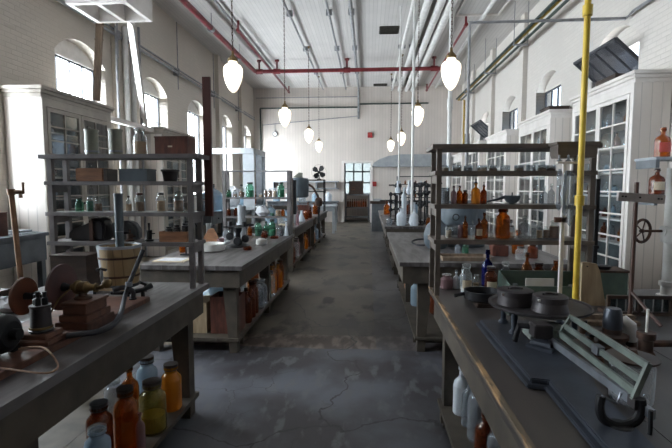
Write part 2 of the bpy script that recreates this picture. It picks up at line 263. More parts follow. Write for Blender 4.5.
# ---------------------------------------------------------------- geometry helpers
class G:
    def __init__(s): s.bm = bmesh.new()
    def box(s, x0, x1, y0, y1, z0, z1, rot=None, piv=None):
        m = Matrix.Translation(((x0+x1)/2, (y0+y1)/2, (z0+z1)/2)) @ Matrix.Diagonal((abs(x1-x0), abs(y1-y0), abs(z1-z0), 1))
        if rot is not None:
            pv = Vector(piv or ((x0+x1)/2, (y0+y1)/2, (z0+z1)/2)); m = Matrix.Translation(pv) @ rot.to_4x4() @ Matrix.Translation(-pv) @ m
        bmesh.ops.create_cube(s.bm, size=1, matrix=m); return s
    def bar(s, p0, p1, w, d, up=(0, 0, 1)):
        """rectangular bar from p0 to p1, w wide and d deep (d along `up`)"""
        p0 = Vector(p0); p1 = Vector(p1); z = (p1-p0); L = z.length; z.normalize()
        u = Vector(up); x = u.cross(z)
        if x.length < 1e-4: x = Vector((1, 0, 0))
        x.normalize(); y = z.cross(x)
        R = Matrix((x, y, z)).transposed().to_4x4()
        bmesh.ops.create_cube(s.bm, size=1, matrix=Matrix.Translation((p0+p1)/2) @ R @ Matrix.Diagonal((w, d, L, 1))); return s
    def cyl(s, p0, p1, r0, r1=None, n=16):
        p0 = Vector(p0); p1 = Vector(p1); r1 = r0 if r1 is None else r1; z = p1-p0; L = z.length
        q = z.to_track_quat('Z', 'Y').to_matrix().to_4x4()
        bmesh.ops.create_cone(s.bm, cap_ends=True, segments=n, radius1=r0, radius2=r1, depth=L, matrix=Matrix.Translation((p0+p1)/2) @ q); return s
    def ball(s, c, r, sc=(1, 1, 1), n=12):
        bmesh.ops.create_uvsphere(s.bm, u_segments=n, v_segments=max(6, n//2), radius=r, matrix=Matrix.Translation(c) @ Matrix.Diagonal((*sc, 1))); return s
    def lathe(s, prof, c=(0, 0, 0), n=20, rs=1, hs=1, axis='Z'):
        rings = []
        def P(r, z, a):
            x, y, w = r*math.cos(a)*rs, r*math.sin(a)*rs, z*hs
            v = (x, y, w) if axis == 'Z' else ((w, x, y) if axis == 'X' else (x, w, -y))
            return Vector(v)+Vector(c)
        for r, z in prof:
            if r < 1e-6: rings.append([s.bm.verts.new(P(0, z, 0))])
            else: rings.append([s.bm.verts.new(P(r, z, 2*PI*k/n)) for k in range(n)])
        for a, b in zip(rings, rings[1:]):
            for k in range(n):
                k2 = (k+1) % n
                vs = [a[k % len(a)], a[k2 % len(a)], b[k2 % len(b)], b[k % len(b)]]
                u = []
                for v in vs:
                    if v not in u: u.append(v)
                if len(u) > 2:
                    try: s.bm.faces.new(u)
                    except ValueError: pass
        return s
    def tube(s, pts, r, n=8, closed=False):
        pts = [Vector(p) for p in pts]; N = len(pts); rings = []
        up = None
        for i, p in enumerate(pts):
            a = pts[(i-1) % N] if (closed or i) else p; b = pts[(i+1) % N] if (closed or i < N-1) else p
            d = (b-a).normalized()
            if up is None: up = d.orthogonal()
            up = (up - d*up.dot(d)).normalized(); v = d.cross(up)
            rr = r[i] if isinstance(r, (list, tuple)) else r
            rings.append([s.bm.verts.new(p+(up*math.cos(2*PI*k/n)+v*math.sin(2*PI*k/n))*rr) for k in range(n)])
        prs = list(zip(rings, rings[1:])) + ([(rings[-1], rings[0])] if closed else [])
        for a, b in prs:
            for k in range(n): s.bm.faces.new((a[k], a[(k+1) % n], b[(k+1) % n], b[k]))
        if not closed: s.bm.faces.new(rings[0][::-1]); s.bm.faces.new(rings[-1])
        return s
    def prism(s, pts, axis, a, b):
        """polygon pts (2-D) extruded along an axis from a to b; axis X takes (y,z), Y takes (x,z), Z takes (x,y)"""
        def V(p, w): return {'X': (w, p[0], p[1]), 'Y': (p[0], w, p[1]), 'Z': (p[0], p[1], w)}[axis]
        A = [s.bm.verts.new(V(p, a)) for p in pts]; B = [s.bm.verts.new(V(p, b)) for p in pts]; n = len(pts)
        s.bm.faces.new(A); s.bm.faces.new(B[::-1])
        for k in range(n): s.bm.faces.new((A[k], B[k], B[(k+1) % n], A[(k+1) % n]))
        return s
    def turn(s, ang, c, axis='Z'):
        bmesh.ops.rotate(s.bm, verts=s.bm.verts[:], cent=Vector(c), matrix=Matrix.Rotation(ang, 3, axis)); return s
    def mesh(s, name, mt, org, bevel):
        bm = s.bm
        bmesh.ops.recalc_face_normals(bm, faces=bm.faces[:])
        if bevel: bmesh.ops.bevel(bm, geom=[e for e in bm.edges if len(e.link_faces) == 2 and e.calc_face_angle(0) > 0.7], offset=bevel, segments=2, affect='EDGES', clamp_overlap=True)
        bmesh.ops.translate(bm, verts=bm.verts[:], vec=-Vector(org))
        for f in bm.faces: f.smooth = True
        for e in bm.edges: e.smooth = not (len(e.link_faces) == 2 and e.calc_face_angle(0) > 0.62)
        me = bpy.data.meshes.new(name); bm.to_mesh(me); bm.free(); me.materials.append(M[mt] if isinstance(mt, str) else mt); return me
    def part(s, name, mt, parent, bevel=0, label=None):
        me = s.mesh(name, mt, ORG[parent.name], bevel); o = bpy.data.objects.new(name, me); COL.objects.link(o); o.parent = parent
        ORG[o.name] = ORG[parent.name]
        if label: o['label'] = label
        return o
    def top(s, name, mt, label, cat, group=None, bevel=0):
        vs = [v.co for v in s.bm.verts]
        org = Vector(((min(v.x for v in vs)+max(v.x for v in vs))/2, (min(v.y for v in vs)+max(v.y for v in vs))/2, min(v.z for v in vs)))
        o = bpy.data.objects.new(name, s.mesh(name, mt, org, bevel)); COL.objects.link(o); o.location = org; ORG[o.name] = org.copy()
        o['label'] = label; o['category'] = cat
        if group: o['group'] = group
        return o
    def struct(s, name, mt, parent=None, bevel=0):
        org = ORG[parent.name] if parent else Vector((0, 0, 0))
        o = bpy.data.objects.new(name, s.mesh(name, mt, org, bevel)); COL.objects.link(o); ORG[o.name] = org
        if parent: o.parent = parent
        else: o['kind'] = 'structure'
        return o
ORG = {}
def smooth(pts, n=4):
    out = []; pts = [Vector(p) for p in pts]
    for i in range(len(pts)-1):
        p0, p1, p2, p3 = pts[max(i-1, 0)], pts[i], pts[i+1], pts[min(i+2, len(pts)-1)]
        for k in range(n):
            u = k/n; out.append(.5*((2*p1)+(-p0+p2)*u+(2*p0-5*p1+4*p2-p3)*u*u+(-p0+3*p1-3*p2+p3)*u**3))
    return out+[pts[-1]]
def thing(name, label, cat, loc, group=None):
    o = bpy.data.objects.new(name, None); COL.objects.link(o); o.location = loc; ORG[o.name] = Vector(loc); o.empty_display_size = 0.05
    o['label'] = label; o['category'] = cat
    if group: o['group'] = group
    return o
def dup(root, loc, label, group=None, rotz=None, scale=None):
    """a copy of a thing together with copies of its parts and their sub-parts"""
    r = root.copy(); COL.objects.link(r); r.location = loc; r['label'] = label
    if rotz is not None: r.rotation_euler = (0, 0, rotz)
    if scale is not None: r.scale = scale
    if group: r['group'] = group
    for ch in list(root.children):
        c = ch.copy(); COL.objects.link(c); c.parent = r
        for g in ch.children:
            d = g.copy(); COL.objects.link(d); d.parent = c
    return r
ORD = ['first', 'second', 'third', 'fourth', 'fifth', 'sixth', 'seventh', 'eighth', 'ninth', 'tenth', 'eleventh', 'twelfth', 'thirteenth', 'fourteenth', 'fifteenth', 'sixteenth']
def nth(i, n, side='from the left', ends=('leftmost', 'rightmost')):
    if n == 1: return ''
    if i == 0: return ends[0]
    if i == n-1: return ends[1]
    return ORD[i]+' '+side

# ---------------------------------------------------------------- room shell
g = G(); g.box(XL-.4, XR+.4, YB-.3, YF+1.9, -0.2, 0); g.struct('floor', 'floor')
g = G(); g.box(XL-.4, XR+.4, YB-.3, YF+1.9, ZC, ZC+.2); g.struct('ceiling', 'ceiling')
def arch_pts(y0, y1, zs, zt, n=10):
    w = (y1-y0)/2; h = zt-zs; R = (w*w+h*h)/(2*h); c = zt-R; a = math.asin(w/R)
    return [((y0+y1)/2+R*math.sin(a-2*a*k/n), c+R*math.cos(a-2*a*k/n)) for k in range(n+1)]
def long_wall(name, mt, xa, xb):
    g = G(); y = YB
    for a, b in WINS:
        g.box(xa, xb, y, a, 0, ZC); g.box(xa, xb, a, b, 0, WSILL)
        g.prism([(a, ZC), (b, ZC)] + arch_pts(a, b, WTOP-.34, WTOP), 'X', xa, xb); y = b
    g.box(xa, xb, y, YF+.3, 0, ZC)
    bmesh.ops.remove_doubles(g.bm, verts=g.bm.verts[:], dist=1e-4)
    return g.struct(name, mt)
long_wall('wall_left', 'brick_left', XL-.4, XL); long_wall('wall_right', 'brick_right', XR, XR+.4)
# far wall with the doorway
DX0, DX1, DZ = -1.11, 0.10, 2.76
g = G(); g.box(XL, DX0, YF, YF+.25, 0, ZC); g.box(DX1, XR, YF, YF+.25, 0, ZC); g.box(DX0, DX1, YF, YF+.25, DZ, ZC); g.struct('wall_far', 'far_wall')
g = G(); g.box(XL, XR, YB-.3, YB, 0, ZC); g.struct('wall_back', 'far_wall')
# small vestibule behind the doorway with a bright paned window
g = G(); g.box(-1.8, -1.6, YF+.25, YF+1.9, 0, 3); g.box(.6, .8, YF+.25, YF+1.9, 0, 3); g.box(-1.8, .8, YF+.25, YF+1.9, 3.0, 3.1)
g.box(-1.8, .8, YF+1.75, YF+1.9, 0, 1.3); g.struct('wall_vestibule', 'far_wall')
g = G()
for k in range(6): g.box(-1.6+k*.44-.035, -1.6+k*.44+.035, YF+1.78, YF+1.82, 1.3, 3)
for k in range(4): g.box(-1.6, .6, YF+1.78, YF+1.82, 1.3+k*.56-.035, 1.3+k*.56+.035)
wv = g.struct('window_far', 'window_iron'); g = G(); g.box(-1.6, .6, YF+1.795, YF+1.8, 1.3, 3); g.struct('window_pane', 'frosted_pane', wv)
g = G(); g.box(DX0-.12, DX0, YF-.04, YF+.1, 0, DZ+.1); g.box(DX1, DX1+.12, YF-.04, YF+.1, 0, DZ+.1); g.box(DX0, DX1, YF-.04, YF+.1, DZ, DZ+.1); g.struct('trim_doorway', 'white_paint')
# pilasters on the left wall and on the right wall
g = G()
for y in (5.62, 15.65, 18.5): g.box(XL, XL+.14, y-.0, y+.28, 0, ZC)
for k in (9.25,): g.box(XL, XL+.10, k, k+.3, 0, ZC)
g.struct('wall_left_pilaster', 'brick_left')
g = G()
for y in (6.15, 12.55, 15.6, 18.4): g.box(XR-.12, XR, y, y+.3, 0, ZC)
g.struct('wall_right_pilaster', 'brick_right')

# windows: steel bars and panes set deep in the reveals
def window(n, x, a, b, side, sash=False):
    t = .02; g = G(); cols = 4; rows = 4; zz = [WSILL+(WHEAD-WSILL)*k/rows for k in range(rows+1)]
    top = WHEAD if not sash else 3.42
    for k in range(cols+1):
        y = a+(b-a)*k/cols; w = .03 if k in (0, cols) else .009
        g.box(x-t, x+t, y-w, y+w, WSILL, top)
    for k, z in enumerate(zz):
        if z > top+.01: continue
        w = .035 if k in (0, rows) or abs(z-top) < .01 else .007
        g.box(x-t*.9, x+t*.9, a, b, z-w, z+w)
    o = g.struct('window_%d' % n, 'window_iron')
    g = G(); g.box(x-.003, x+.003, a, b, WSILL, top); g.struct('window_pane', 'pane', o)
    g = G(); g.prism(arch_pts(a, b, WTOP-.34, WTOP)+[(a, WHEAD), (b, WHEAD)], 'X', x-.05, x+.05); g.struct('window_head', 'reveal' if side < 0 else 'brick_right', o)
    g = G(); g.box(min(x, x-side*.26), max(x, x-side*.26), a, b, WSILL-.05, WSILL); g.struct('window_sill', 'reveal', o)
    if sash:     # top light swung down into the room on its bottom hinge
        s = G(); L = .72; tilt = math.radians(48); bx = x-side*.05; bz = top+.04
        for k in range(5):
            y = a+.04+(b-a-.08)*k/4; w = .05 if k in (0, 4) else .028
            s.bar((bx, y, bz), (bx-side*L*math.sin(tilt), y, bz+L*math.cos(tilt)), w, .035, up=(0, 1, 0))
        for f in (0.02, .98):
            s.bar((bx-side*L*math.sin(tilt)*f, a+.03, bz+L*math.cos(tilt)*f), (bx-side*L*math.sin(tilt)*f, b-.03, bz+L*math.cos(tilt)*f), .06, .04)
        s.struct('window_sash', 'window_iron', o)
        s = G(); s.bar((bx, (a+b)/2, bz), (bx-side*L*math.sin(tilt), (a+b)/2, bz+L*math.cos(tilt)), b-a-.1, .006, up=(side*.77, 0, .64)); s.struct('sash_pane', 'dark_pane', o)
i = 1
for a, b in WINS: window(i, XL-.26, a, b, -1); i += 1
for k, (a, b) in enumerate(WINS): window(i, XR+.24, a, b, 1, sash=round((a-7.52)/2.85) in (0, 3)); i += 1
# shaded neighbouring building outside the right windows
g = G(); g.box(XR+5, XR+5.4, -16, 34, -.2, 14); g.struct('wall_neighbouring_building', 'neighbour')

# ---------------------------------------------------------------- ceiling services
def pipe(name, mt, pts, r, label, cat='pipe', extra=None, n=10, group=None):
    t = thing(name, label, cat, pts[0], group)
    g = G(); g.tube(pts, r, n); g.part('pipe_run', mt, t)
    for nm, fns, m2 in (extra or ()):
        for fn in fns:
            g = G(); fn(g); g.part(nm, m2 or mt, t)
    return t
# red sprinkler main
RZ = 5.8
t = thing('sprinkler_pipe', 'large red sprinkler pipe running along the left and across the room under the ceiling', 'pipe', (-4.15, 5, RZ))
g = G(); g.tube([(-4.25, 2, RZ), (-4.1, 16.35, RZ), (-3.95, 16.45, RZ), (2.95, 16.45, RZ)], .07, 12); g.part('pipe_run', 'red_pipe', t)
for x in (-3.95, -3.3, -.77, 2.3):
    g = G(); g.cyl((x, 16.45, RZ), (x, 16.45, ZC), .03); g.cyl((x, 16.45, ZC-.06), (x, 16.45, ZC), .08); g.cyl((x-.12, 16.45, RZ), (x+.12, 16.45, RZ), .095); g.part('riser', 'red_pipe', t)
for y in (6, 9, 12, 14.6):
    g = G(); g.cyl((-4.15, y, RZ), (-4.15, y, ZC), .012, n=6); g.cyl((-4.16, y-.08, RZ), (-4.16, y+.08, RZ), .09); g.part('hanger', 'grey_pipe', t)
for x0, lab in ((-3.6, 'thin red branch pipe on the left, crossing above the sprinkler main'), (2.58, 'thin red branch pipe on the right, near the big lamp')):
    t = thing('branch_pipe', lab, 'pipe', (x0, 12.6, 5.93), 'red branch pipes')
    g = G(); g.tube([(x0, 12.6, 5.93), (x0, 20.6, 5.93)], .035, 8); g.part('pipe_run', 'red_pipe', t)
    for y in (12.6, 20.6):
        g = G(); g.cyl((x0, y, 5.9), (x0, y, ZC), .03); g.cyl((x0, y-.07, 5.93), (x0, y+.07, 5.93), .05); g.part('fitting', 'red_pipe', t)
# ceiling conduits and beams
for x, r, lab, m in ((-2.06, .03, 'grey ceiling conduit left of the aisle lamps', 'grey_pipe'), (-1.03, .03, 'grey ceiling conduit between the left lamps and the aisle centre', 'grey_pipe'), (-.45, .048, 'grey ceiling pipe above the aisle that drops down the far wall', 'grey_pipe')):
    pts = [(x, 4, 6.08), (x, YF-.15, 6.08)] + ([(x, YF-.1, 6.0), (x, YF-.1, 4.75)] if x > -.5 else [])
    pipe('ceiling_conduit', m, pts, r, lab, 'pipe', [('clip', [(lambda gg, x=x, y=y: gg.box(x-.08, x+.08, y-.03, y+.03, 6.05, ZC)) for y in (6, 9, 12, 15, 18)], None)], group='grey ceiling conduits')
pipes = [(1.06, .05, 'leftmost'), (1.40, .095, 'second from the left'), (1.71, .10, 'third from the left'), (1.97, .11, 'rightmost')]
for x, r, w in pipes:
    pipe('heating_pipe', 'white_pipe', [(x, 4.5, 6.02), (x, 20.9, 6.02)], r, 'fat white pipe under the ceiling, %s of the four parallel ones' % w, 'pipe',
         [('hanger', [(lambda gg, x=x, y=y: gg.box(x-.12, x+.12, y, y+.03, 6.08, ZC)) for y in (7, 10.5, 15, 19.5)], 'grey_pipe')], group='white pipes under the ceiling', n=14)
pipe('ceiling_conduit', 'white_pipe', [(3.0, 6, 6.1), (3.0, 20.9, 6.1)], .05, 'thin white conduit under the ceiling right of the fat pipes', 'pipe')
pipe('ceiling_conduit', 'grey_pipe', [(-3.7, 4.5, 6.1), (-3.7, 20.5, 6.1)], .035, 'thin grey conduit under the ceiling beside the red sprinkler pipe', 'pipe')
# hanging bundle of three pipes on the right
t = thing('pipe_bundle', 'hanging bundle of one ochre and two dark pipes along the right wall', 'pipe', (3.76, 12, 5.2))
for dx, dz, r, m in ((0, .03, .042, 'ochre_pipe'), (-.10, 0, .035, 'dark_green'), (.09, -.04, .035, 'dark_green')):
    g = G(); g.tube([(3.76+dx, 6.5, 5.28+dz), (3.75+dx, 19.35, 5.28+dz)] + ([(3.75, 19.5, 5.28), (4.02, 19.6, 5.28), (4.02, 19.6, 3.2)] if dx == 0 else []), r, 10); g.part('pipe_run', m, t)
for y in (9.0, 11.8, 14.6, 17.5):
    g = G(); g.box(3.58, 3.95, y-.02, y+.02, 5.13, 5.17)
    for x in (3.6, 3.93): g.cyl((x, y, 5.14), (x, y, ZC), .010, n=6)
    g.part('hanger', 'grey_pipe', t)
# conduit that crosses to the right wall, with its drop
pipe('wall_conduit', 'grey_pipe', [(1.66, 7.8, 1.9), (1.66, 7.8, 4.32), (4.12, 7.8, 4.32), (4.13, 7.6, 4.36), (4.14, 5.2, 4.36)], .028, 'thin grey conduit dropping behind the right rack and crossing to the right wall', 'pipe')
# left wall conduit
t = thing('wall_conduit', 'grey conduit pair running along the left wall above the windows', 'pipe', (-5.2, 10, 4.7))
for dz, r in ((0, .035), (.09, .022)):
    g = G(); g.tube([(-5.22, 3, 4.78+dz), (-5.22, 20.7, 4.72+dz)], r, 8); g.part('pipe_run', 'grey_pipe', t)
for y in (9.3, 12.3, 15.2, 18.1):
    g = G(); g.cyl((-5.22, y, 4.3), (-5.22, y, 6.1), .014, n=6); g.box(-5.34, -5.18, y-.03, y+.03, 4.68, 4.86); g.part('bracket', 'grey_pipe', t)
# horizontal pipes on the far wall
fy = YF-.08
for z, x0, x1, r, m, lab in ((5.75, -5.2, -.5, .02, 'grey_pipe', 'thin grey pipe high on the far wall, topmost of the horizontal ones'),
                        (5.28, -5.0, -.5, .035, 'dark_green', 'dark pipe across the far wall left of the drop pipe'),
                        (5.42, -.4, 2.7, .035, 'dark_green', 'dark pipe across the far wall right of the drop pipe')):
    pipe('wall_pipe', m, [(x0, fy, z), (x1, fy, z)], r, lab)
pipe('wall_pipe', 'dark_green', [(-5.0, fy, 5.28), (-5.0, fy, 1.2)], .035, 'dark vertical pipe in the far left corner of the room')
pipe('wall_pipe', 'grey_pipe', [(-4.9, fy-.1, 4.5), (-.5, fy-.1, 4.86)], .02, 'thin pipe sloping across the far wall below the dark pipe')
# vertical pipes between the first two left windows
for k, (y, r, m, w) in enumerate(((9.15, .025, 'grey_pipe', 'thin grey vertical pipe nearest to the first window'), (9.5, .06, 'white_pipe', 'fat white vertical pipe left of its twin'),
                             (9.78, .06, 'white_pipe', 'fat white vertical pipe right of its twin'), (10.1, .03, 'grey_pipe', 'thin grey vertical pipe nearest to the second window'))):
    pipe('wall_pipe', m, [(-5.17, y, 0), (-5.17, y, 4.9+.1*k)], r, w+' on the left wall')
# slender white poles from ceiling to the right tables
for x, y, z0, r, w in ((1.555, 8.9, .91, .042, 'nearest and thickest white pole rising behind the right rack'), (.84, 8.7, .91, .026, 'thin white pole rising from the table of black stands'), (.80, 11.9, .91, .022, 'farthest thin white pole on the right tables')):
    pipe('white_pole', 'white_pipe', [(x, y, z0), (x, y, ZC)], r, w, 'pole', [('collar', [(lambda gg, x=x, y=y, r=r, a=a, b=b: gg.cyl((x, y, a), (x, y, b), r*1.3)) for a, b in ((3.1, 3.3), (1.0, 1.06))], None)])
# ceiling vents
for (x, y, w, d, lab) in ((.59, 13.6, .52, .55, 'dark square vent in the ceiling above the aisle'), (.52, 20.6, .55, .35, 'small dark vent in the ceiling at the far wall')):
    t = thing('ceiling_vent', lab, 'vent', (x, y, ZC-.03), 'ceiling vents')
    g = G(); g.box(x-w/2, x+w/2, y-d/2, y+d/2, ZC-.012, ZC-.002); g.part('backing', 'iron', t)
    g = G(); g.box(x-w/2-.03, x-w/2, y-d/2, y+d/2, ZC-.03, ZC); g.box(x+w/2, x+w/2+.03, y-d/2, y+d/2, ZC-.03, ZC); g.box(x-w/2, x+w/2, y-d/2-.03, y-d/2, ZC-.03, ZC); g.box(x-w/2, x+w/2, y+d/2, y+d/2+.03, ZC-.03, ZC); g.part('frame', 'vent', t)
    g = G(); [g.box(x-w/2, x+w/2, y-d/2+d*k/8-.01, y-d/2+d*k/8+.01, ZC-.028, ZC-.014) for k in range(1, 8)]; g.part('louvre', 'vent', t)
# ceiling hatch frame on the right
g = G(); g.box(2.3, 2.34, 11.0, 12.6, ZC-.05, ZC-.001); g.box(3.4, 3.44, 11.0, 12.6, ZC-.05, ZC-.001); g.box(2.34, 3.4, 11, 11.05, ZC-.05, ZC-.001); g.box(2.34, 3.4, 12.55, 12.6, ZC-.05, ZC-.001); g.struct('trim_ceiling_hatch', 'white_paint')

# ---------------------------------------------------------------- pendant lamps
def make_lamp(loc, label):
    t = thing('pendant_lamp', label, 'lamp', loc, 'opal pendant lamps')
    x, y, z = loc
    prof = [(0, -.27), (.025, -.265), (.07, -.22), (.115, -.13), (.142, -.03), (.15, .05), (.146, .10), (.118, .145), (.075, .17), (.062, .205), (.058, .215)]
    g = G(); g.lathe(prof, loc, 24); g.part('globe', 'lamp', t, label='glowing opal acorn glass globe')
    g = G(); g.lathe([(.075, .20), (.078, .235), (.05, .27), (.022, .30), (.018, .36), (0, .36)], loc, 16); g.part('fitter', 'brass', t)
    g = G(); n = int((ZC-.06-(z+.36))/.05)
    for k in range(n):
        c = Vector((x, y, z+.37+k*.05)); pts = []
        for q in range(8):
            a = 2*PI*q/8; dx = .011*math.cos(a); dz = .032*math.sin(a)
            pts.append(c+(Vector((dx, 0, dz)) if k % 2 else Vector((0, dx, dz))))
        g.tube(pts, .0055, 4, closed=True)
    g.part('chain', 'rust', t)
    g = G(); g.lathe([(0, ZC-z-.07), (.02, ZC-z-.065), (.042, ZC-z-.02), (.045, ZC-z)], loc, 16); g.part('ceiling_rose', 'brass', t)
    return t
LZ = 3.35
spots = [((-2.10, 7.02, LZ), 'large opal pendant lamp on the left, nearest of the left row'), ((1.243, 7.08, LZ), 'large opal pendant lamp behind the white pole, nearest of the right row'),
         ((-2.03, 11.03, LZ), 'opal pendant lamp second nearest in the left row'), ((1.18, 11.1, LZ), 'opal pendant lamp second nearest in the right row'),
         ((-1.96, 15.0, LZ), 'opal pendant lamp third nearest in the left row'), ((1.16, 16.1, LZ), 'opal pendant lamp third nearest in the right row'),
         ((-2.05, 18.9, LZ), 'small opal pendant lamp farthest in the left row'), ((.92, 18.7, LZ), 'small opal pendant lamp farthest in the right row')]
l0 = make_lamp(*spots[0])
for loc, lab in spots[1:]: dup(l0, loc, lab)

# ---------------------------------------------------------------- tall glazed cabinets
def cabinet(x_wall, x_front, y0, y1, top, label, side, body='white_boards', face='white_paint', rows=8, base_z=0.0, stock=0, where='', doors=2):
    """side -1: stands on the left wall and opens to +X; side 1 the other way"""
    t = thing('display_cabinet', label, 'cabinet', ((x_wall+x_front)/2, (y0+y1)/2, 0), 'tall glazed cabinets')
    s = -side; th = .03; xs = sorted((x_wall, x_front)); fz = .75
    g = G(); g.box(xs[0], xs[1], y0, y0+th, 0, top-.1); g.box(xs[0], xs[1], y1-th, y1, 0, top-.1); xb = x_wall+s*.02
    g.box(xs[0], xs[1], y0+th, y1-th, top-.14, top-.1); g.box(xs[0], xs[1], y0+th, y1-th, 0, .1); g.part('carcass', body, t)
    g = G(); g.box(min(x_wall, xb), max(x_wall, xb), y0+th, y1-th, .1, top-.14); g.part('back_panel', 'cab_shade', t)
    g = G(); c = .05
    for k, (o, z0, z1) in enumerate(((.015, top-.16, top-.1), (.04, top-.1, top-.05), (.07, top-.05, top))):
        g.box(min(x_wall, x_front+s*o), max(x_wall, x_front+s*o), y0-o, y1+o, z0, z1)
    g.part('cornice', face, t, bevel=.006)
    for k in range(6):
        z = fz+(top-.3-fz)*k/6
        g = G(); g.box(min(xb, x_front-s*.06), max(xb, x_front-s*.06), y0+th, y1-th, z-.012, z+.012); g.part('shelf', face, t)
    dw = (y1-y0-.16)/doors
    g = G()
    for yy in (y0, y1-.08): g.box(min(x_front, x_front+s*.02), max(x_front, x_front+s*.02), yy, yy+.08, 0, top-.16)
    g.box(min(x_front, x_front+s*.02), max(x_front, x_front+s*.02), y0+.08, y1-.08, top-.28, top-.16); g.part('face_frame', face, t)
    for d in range(doors):
        a = y0+.08+d*dw+.004; b = a+dw-.008; z0, z1 = .12, top-.29; st = .06
        g = G(); X0, X1 = sorted((x_front-s*.005, x_front+s*.03))
        g.box(X0, X1, a, a+st, z0, z1); g.box(X0, X1, b-st, b, z0, z1); g.box(X0, X1, a+st, b-st, z1-st, z1); g.box(X0, X1, a+st, b-st, z0, fz-.25 if base_z else z0+.1)
        zb = z0+.1
        for k in range(1, rows): z = zb+(z1-st-zb)*k/rows; g.box(X0+.004, X1-.004, a+st, b-st, z-.011, z+.011)
        g.box(X0+.004, X1-.004, (a+b)/2-.011, (a+b)/2+.011, zb, z1-st)
        dr = g.part('door', face, t)
        g = G(); xm = x_front+s*.01; g.box(xm-.002, xm+.002, a+st, b-st, zb, z1-st); g.part('glazing', 'pane', dr)
        g = G(); g.ball((x_front+s*.045, (b-.03) if d == 0 else (a+.03), 1.35), .017); g.part('knob', 'iron', dr)
    if stock:
        for k in range(6):
            z = fz+(top-.3-fz)*k/6+.0125; n = stock
            for q in range(n):
                y = y0+.14+(y1-y0-.28)*q/(n-1); r = random.uniform(.035, .06); h = random.uniform(.13, .26)
                kind, gm = random.choice((('jar', 'clear'), ('bottle', 'clear'), ('jar', 'cloudy'), ('bottle', 'deep_amber'), ('jar', 'aqua'), ('jar', 'amber')))
                desc = {'clear': 'clear glass', 'cloudy': 'cloudy glass', 'deep_amber': 'brown glass', 'aqua': 'pale blue glass', 'amber': 'amber glass'}[gm]
                bottle(kind, ((xs[0]+xs[1])/2-s*.04, y, z), r, h, gm, '%s %s in %s, %s shelf up, %s' % (desc, kind, where, ORD[k], 'nearest' if q == 0 else ('farthest' if q == n-1 else ORD[q]+' nearest')), stopper='black_lid' if q % 2 else None, group='glassware inside '+where)
    return t

# ---------------------------------------------------------------- glassware
PROF = {
 'jar': [(0, 0), (.93, 0), (1, .04), (1, .70), (.92, .78), (.62, .85), (.58, .87), (.58, .94), (.70, .95), (.70, 1.0), (.56, 1.0)],
 'bottle': [(0, 0), (.93, 0), (1, .03), (1, .60), (.86, .70), (.42, .78), (.30, .82), (.30, .94), (.42, .95), (.42, 1.0), (.26, 1.0)],
 'carboy': [(0, 0), (.93, 0), (1, .04), (1, .62), (.9, .72), (.6, .82), (.25, .88), (.22, .96), (.3, .97), (.3, 1.0), (.2, 1.0)],
 'flask': [(0, 0), (.92, 0), (1, .05), (.9, .16), (.30, .72), (.28, .95), (.38, 1.0), (.26, 1.0)],
 'tumbler': [(0, 0), (.92, 0), (.95, .03), (1, 1.0), (.94, 1.0), (.9, .06)],
 'dish': [(0, 0), (.9, 0), (1, .15), (1, 1.0), (.93, 1.0), (.88, .2)],
 'cylinder': [(0, 0), (1, 0), (1, .03), (.6, .06), (.6, .97), (.75, 1.0), (.6, 1.0)]}
SHARED = {}
def unit(key, build):
    if key not in SHARED: SHARED[key] = build()
    return SHARED[key]
def umesh(prof, mt, n=18):
    g = G(); g.lathe(prof, n=n); return g.mesh('glass', mt, (0, 0, 0), 0)
def ucyl(r, z0, z1, mt):
    g = G(); g.cyl((0, 0, z0), (0, 0, z1), r, n=16); return g.mesh('disc', mt, (0, 0, 0), 0)
def ulabel(mt, z0, z1, r=1.02):
    g = G(); vs = []
    for k in range(9):
        a = -PI/2-.9+1.8*k/8; vs.append((r*math.cos(a), r*math.sin(a)))
    for p, q in zip(vs, vs[1:]):
        a, b, c, d = [g.bm.verts.new(v) for v in ((*p, z0), (*q, z0), (*q, z1), (*p, z1))]; g.bm.faces.new((a, b, c, d))
    bmesh.ops.remove_doubles(g.bm, verts=g.bm.verts[:], dist=1e-5); return g.mesh('paper', mt, (0, 0, 0), 0)
def bottle(kind, loc, r, h, gm, label, stopper=None, contents=None, level=.5, paper=None, group=None, cat=None, rot=0.0):
    name = {'jar': 'glass_jar', 'bottle': 'glass_bottle', 'carboy': 'glass_carboy', 'flask': 'glass_flask', 'tumbler': 'glass_tumbler', 'dish': 'glass_dish', 'cylinder': 'measuring_cylinder'}[kind]
    t = thing(name, label, cat or name.split('_')[-1], loc, group); t.scale = (r, r, h); t.rotation_euler = (0, 0, rot)
    def add(nm, me, lab=None):
        o = bpy.data.objects.new(nm, me); COL.objects.link(o); o.parent = t
        if lab: o['label'] = lab
        return o
    add('body', unit(('b', kind, gm), lambda: umesh(PROF[kind], gm)))
    nr = {'jar': .62, 'bottle': .34, 'carboy': .24, 'flask': .3, 'tumbler': .95, 'dish': .95, 'cylinder': .6}[kind]
    if stopper == 'glass': add('stopper', unit(('sg', kind), lambda: umesh([(0, .95), (nr*.8, .95), (nr*.8, 1.0), (nr*1.2, 1.03), (nr*1.3, 1.08), (nr*.8, 1.13), (0, 1.14)], 'clear', 12)))
    elif stopper == 'spike': add('stopper', unit(('sp', kind), lambda: umesh([(0, .95), (nr*.8, .95), (nr*1.1, 1.0), (nr*1.1, 1.05), (nr*.4, 1.08), (nr*.35, 1.16), (nr*.6, 1.19), (0, 1.24)], 'cork', 12)))
    elif stopper: add('stopper', unit(('s', kind, stopper), lambda: ucyl(nr*1.12, .93, 1.06, stopper)))
    if contents: add('contents', unit(('c', contents, level, kind), lambda: ucyl(.90 if kind != 'cylinder' else .5, .04, level, contents)))
    if paper: add('paper_label', unit(('l', paper), lambda: ulabel(paper, .18, .52)), 'paper label')
    return t

